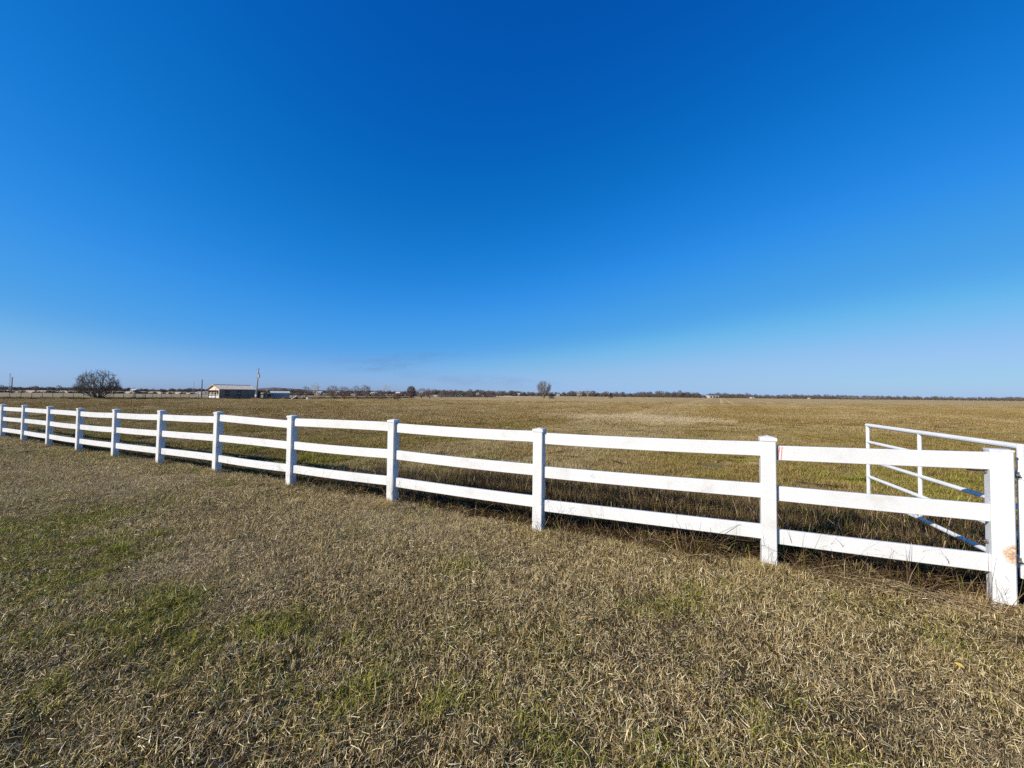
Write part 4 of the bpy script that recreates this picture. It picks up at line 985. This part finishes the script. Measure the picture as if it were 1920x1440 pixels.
M_farwhite = simple('weathered white paint', (.36, .35, .33), (.46, .45, .43), .5, .7)
far_building(1339, 560, 14.5, 10, 3.6, .4, M_farwhite, M_greyroof, 'wide white flat-fronted barn against the treeline right of centre', 0, 3, 'far_barn', 'barn', None)
far_building(1412, 560, 4, 5, 1.5, .6, M_farwhite, M_greyroof, 'pale low building right of the white barn', 0, 2)
far_building(1519, 600, 2.2, 4, 1.5, .5, M_farwhite, M_farwhite, 'tiny white shed in the treeline between the barn and the gate', 0, 1)
far_building(597, 420, 4.6, 6, 2.0, 1.2, M_farwhite, M_greyroof, 'far white house behind the slim pale tree', 0, 2)
far_building(633, 400, 3.6, 6, 2.4, 1.3, M_farwhite, M_greyroof, 'far white house seen through the thicket', .3, 1)
far_building(745, 420, 3.8, 6, 2.2, 1.2, M_farwhite, M_roof, 'far white house above the low dark bush', 0, 1)
far_building(789, 420, 3.4, 5, 2.6, 1.4, M_farwhite, M_farwhite, 'far white house right of the dense dark tree', .2, 1)
far_building(895, 480, 2.8, 5, 2.2, 1.2, M_farwhite, M_greyroof, 'far white house above the row of brown bushes', 0, 1)
far_building(973, 500, 2.4, 4, 2.6, 1.2, M_farwhite, M_farwhite, 'far white house left of the lone tall tree', 0, 1)
far_building(1047, 480, 3.0, 5, 2.0, 1.0, M_farwhite, M_farwhite, 'far white house right of the lone tall tree', 0, 1)
far_building(248, 640, 8, 8, 2.2, 2.4, M_farwhite, M_greyroof, 'far white house on the skyline right of the round tree', 0, 2)
far_building(700, 520, 8, 7, 2.0, 1.2, M_farwhite, M_greyroof, 'long pale far house behind the rounded reddish bush', 0, 3)
# irrigation pivot
IY = 520.0
piv = tag(empty('irrigation_pivot', (x_at(1577, IY), IY, -.35)), 'long thin irrigation pivot standing in front of the treeline at the right', 'irrigation pivot')
Lp = x_at(1642, IY) - x_at(1577, IY)
mb = MB(); mb.tube([(Lp * k / 12, 0, 2.2 + .25 * abs(math.sin(k * math.pi / 4))) for k in range(13)], .16, 6); mb.build('pipe', M_can, piv)
for k in range(4):
    q = Lp * k / 3; mb = MB(); mb.tube([(q - .9, 0, .4), (q, 0, 2.3), (q + .9, 0, .4)], .10, 5); tw_ = mb.build('tower', M_poledk, piv)
    for s_ in (-.9, .9):
        mb = MB(); mb.tube([(q + s_, -.1, .45), (q + s_, .1, .45)], .45, 10); mb.build('wheel', M_dark, tw_)

# ------------------------------------------------------------------ weeds and straw near the fence
def strips(name, items, material, label, cat):
    """items: list of (points, width, tone); each a thin curved stem"""
    V = []; Fq = []; T = []; o = 0
    for pts, w, tn in items:
        pts = np.array(pts); k = len(pts); d = np.gradient(pts, axis=0); view = pts - np.array([0, 0, CAMZ]); s_ = np.cross(d, view); s_ /= np.linalg.norm(s_, axis=1)[:, None] + 1e-9
        s2 = np.cross(d, s_); s2 /= np.linalg.norm(s2, axis=1)[:, None] + 1e-9
        ww = w * np.linspace(1, .35, k)[:, None] * .5
        ring = np.stack([pts + s_ * ww, pts - s_ * ww * .5 + s2 * ww * .87, pts - s_ * ww * .5 - s2 * ww * .87], 1).reshape(-1, 3)
        V.append(ring)
        for i in range(k - 1):
            for j in range(3): Fq.append([o + i * 3 + j, o + i * 3 + (j + 1) % 3, o + i * 3 + 3 + (j + 1) % 3, o + i * 3 + 3 + j])
        o += k * 3; T.append(np.full(k * 3, tn))
    V = np.concatenate(V); T = np.concatenate(T); Fq = np.array(Fq)
    me = blade_mesh(name, [(V, Fq, 1, T, T * 0 + 1.0)], material)
    return tag(link(name, me), label, cat, kind='stuff')
r = np.random.default_rng(31)
def stem(t, s, L, lean_, az, curve, k=7, droop=0.0):
    p = np.array(fpt(t, s, 0)); p[2] = float(ground(p[0], p[1])) - .01; pts = [p.copy()]; a = lean_
    for i in range(k - 1):
        st = L / (k - 1); p = p + np.array([math.cos(az) * math.sin(a), math.sin(az) * math.sin(a), math.cos(a)]) * st; a += curve / (k - 1); pts.append(p.copy())
    return pts
items = []
spots = [(0, .10), (SP, 1.0), (SP * 2, .9), (SP * 3, 1.1), (SP * 4, .5), (SP * 5, .4), (SP * 6, .3)]
for t0, dens in spots:
    for _ in range(int(26 * dens)):
        t = t0 + r.normal(-.18, .28); s = r.uniform(-.16, .12); 
        if abs(s) < .03: s = -.05
        items.append((stem(t, s, r.uniform(.22, .80) * (.6 + .4 * dens), abs(r.normal(.25, .2)), r.random() * 6.283, r.normal(.5, .7)), r.uniform(.0022, .0042), float(np.clip(r.normal(.35, .25), 0, 1))))
for _ in range(260):
    t = r.uniform(-1.7, 16); s = r.choice([-1, 1]) * r.uniform(.04, .30)
    items.append((stem(t, s, r.uniform(.12, .46), abs(r.normal(.4, .3)), r.random() * 6.283, r.normal(.9, .7)), r.uniform(.002, .004), float(np.clip(r.normal(.4, .27), 0, 1))))
for _ in range(46):                                       # arching dead runners right of the second post
    t = r.normal(-.38, .2); s = r.uniform(-.3, .05)
    items.append((stem(t, s, r.uniform(.3, .7), r.uniform(.2, .7), r.random() * 6.283, r.uniform(1.2, 2.6), 10), r.uniform(.002, .004), float(np.clip(r.normal(.55, .22), 0, 1))))
strips('dry_weed_stems', items, M_tall, 'thin dry weed stems standing against the posts and rails of the fence', 'weeds')
items = []
for _ in range(90):                                       # straw lying by the gate post
    t = r.normal(-1.15, .42); s = -abs(r.normal(.12, .16)) - .02; p = np.array(fpt(t, s, 0)); az = r.normal(math.atan2(-FL[1], -FL[0]), .5) + (math.pi if r.random() < .5 else 0); L = r.uniform(.2, .8); pts = []
    for i in range(6):
        q = p + np.array([math.cos(az), math.sin(az), 0]) * L * (i / 5 - .5); az += r.normal(0, .05); q[2] = float(ground(q[0], q[1])) + .03 + r.uniform(0, .02) + .02 * math.sin(i); pts.append(q)
    items.append((pts, r.uniform(.003, .007), float(np.clip(r.normal(.75, .18), 0, 1))))
for _ in range(24):
    items.append((stem(-1.42 + r.normal(0, .12), r.uniform(-.22, -.09), r.uniform(.15, .5), r.uniform(.2, 1.0), r.random() * 6.283, r.normal(.3, .5)), r.uniform(.003, .006), float(np.clip(r.normal(.7, .2), 0, 1))))
for _ in range(80):                                      # single straws caught in the mown grass
    a_, b2 = r.uniform(0, 1920), r.uniform(960, 1430); q0 = on_ground(a_, b2)
    if ts(*q0)[1] > -.1: continue
    az = r.random() * 6.283; L = r.uniform(.06, .26); cv = r.normal(0, .25); pts = []; q = np.array([q0[0], q0[1], 0.0])
    for i in range(6):
        q = q + np.array([math.cos(az), math.sin(az), 0]) * L / 5; az += cv; w_ = q.copy(); w_[2] = float(ground(q[0], q[1])) + .035 + .012 * math.sin(i * .6); pts.append(w_)
    items.append((pts, r.uniform(.0014, .003), float(np.clip(r.normal(.75, .18), 0, 1))))
strips('loose_straw', items, M_tall, 'loose dry straws lying on the mown grass and against the gate post', 'straw')
# a yellow leaf in the grass
q = on_ground(1800, 1262); z = float(ground(*q)); M_leaf = simple('yellow leaf', (.55, .36, .06), (.70, .50, .12), 60, .6)
lv = []; 
for i in range(7):
    u = i / 6; w_ = .022 * math.sin(math.pi * min(1, u * .93 + .05)) ; lv += [(-w_, u * .075 - .035, .012 * math.sin(u * 3)), (0, u * .075 - .035, .004 + .006 * math.sin(u * 3)), (w_, u * .075 - .035, .012 * math.sin(u * 3))]
lf = [(i * 3 + j, i * 3 + j + 1, i * 3 + 4 + j, i * 3 + 3 + j) for i in range(6) for j in range(2)]
lo = tag(link('fallen_leaf', new_mesh('fallen_leaf', lv, lf, True), M_leaf), 'single yellow fallen leaf lying in the grass at lower right', 'leaf'); lo.location = (q[0], q[1], z + .045); lo.rotation_euler = (.25, -.3, .6); lo.scale = (.6, .6, .6)

# ------------------------------------------------------------------ thin smoke drifting far off
def smoke(px0, y0, px1, y1, hpx, Y, dens, label, seed):
    a = at_y(px0, y0, Y); c = at_y(px1, y1, Y); m_, nd, lk, b = mat('thin smoke %d' % seed)
    nd.remove(b); pv = nd.new('ShaderNodeVolumePrincipled'); pv.inputs['Color'].default_value = (.22, .21, .25, 1); pv.inputs['Anisotropy'].default_value = .0
    n = noise_node(nd, lk, 1.6, 4, 'Object', (2.6, .5, .9), .5); n.inputs['Distortion'].default_value = .6
    tc = nd.new('ShaderNodeTexCoord'); ln = nd.new('ShaderNodeVectorMath'); ln.operation = 'LENGTH'; lk.new(tc.outputs['Object'], ln.inputs[0])
    mr = nd.new('ShaderNodeMapRange'); mr.inputs[1].default_value = .98; mr.inputs[2].default_value = .15; lk.new(ln.outputs['Value'], mr.inputs[0])
    m2 = nd.new('ShaderNodeMapRange'); m2.inputs[1].default_value = .36; m2.inputs[2].default_value = .70; lk.new(n.outputs[0], m2.inputs[0])
    mu = nd.new('ShaderNodeMath'); mu.operation = 'MULTIPLY'; lk.new(mr.outputs[0], mu.inputs[0]); lk.new(m2.outputs[0], mu.inputs[1])
    m3 = nd.new('ShaderNodeMath'); m3.operation = 'MULTIPLY'; m3.inputs[1].default_value = dens; lk.new(mu.outputs[0], m3.inputs[0])
    lk.new(m3.outputs[0], pv.inputs['Density']); lk.new(pv.outputs[0], nd['Material Output'].inputs['Volume'])
    v = []; f = []; nu, nv = 16, 8
    for j in range(nv + 1):
        for i in range(nu):
            p = math.pi * j / nv; t = 2 * math.pi * i / nu; v.append((math.sin(p) * math.cos(t), math.sin(p) * math.sin(t), math.cos(p)))
    for j in range(nv):
        for i in range(nu): f.append((j * nu + i, (j + 1) * nu + i, (j + 1) * nu + (i + 1) % nu, j * nu + (i + 1) % nu))
    o = link('smoke', new_mesh('smoke', v, f, True), m_)
    o.location = (a + c) / 2; o.scale = ((c - a).length / 2, 120, hpx / 2 * Y / F); o.rotation_euler = (0, -math.atan2(c.z - a.z, c.x - a.x) , 0)
    return tag(o, label, 'smoke', kind='stuff')
smoke(570, 682, 900, 664, 30, 2600, .0019, 'upper faint grey streak of smoke low in the sky', 1)
smoke(625, 696, 810, 683, 20, 2600, .0025, 'short grey smear of smoke below the upper streak', 2)
smoke(680, 700, 1090, 724, 34, 2700, .0019, 'long mauve band of smoke just above the horizon', 3)
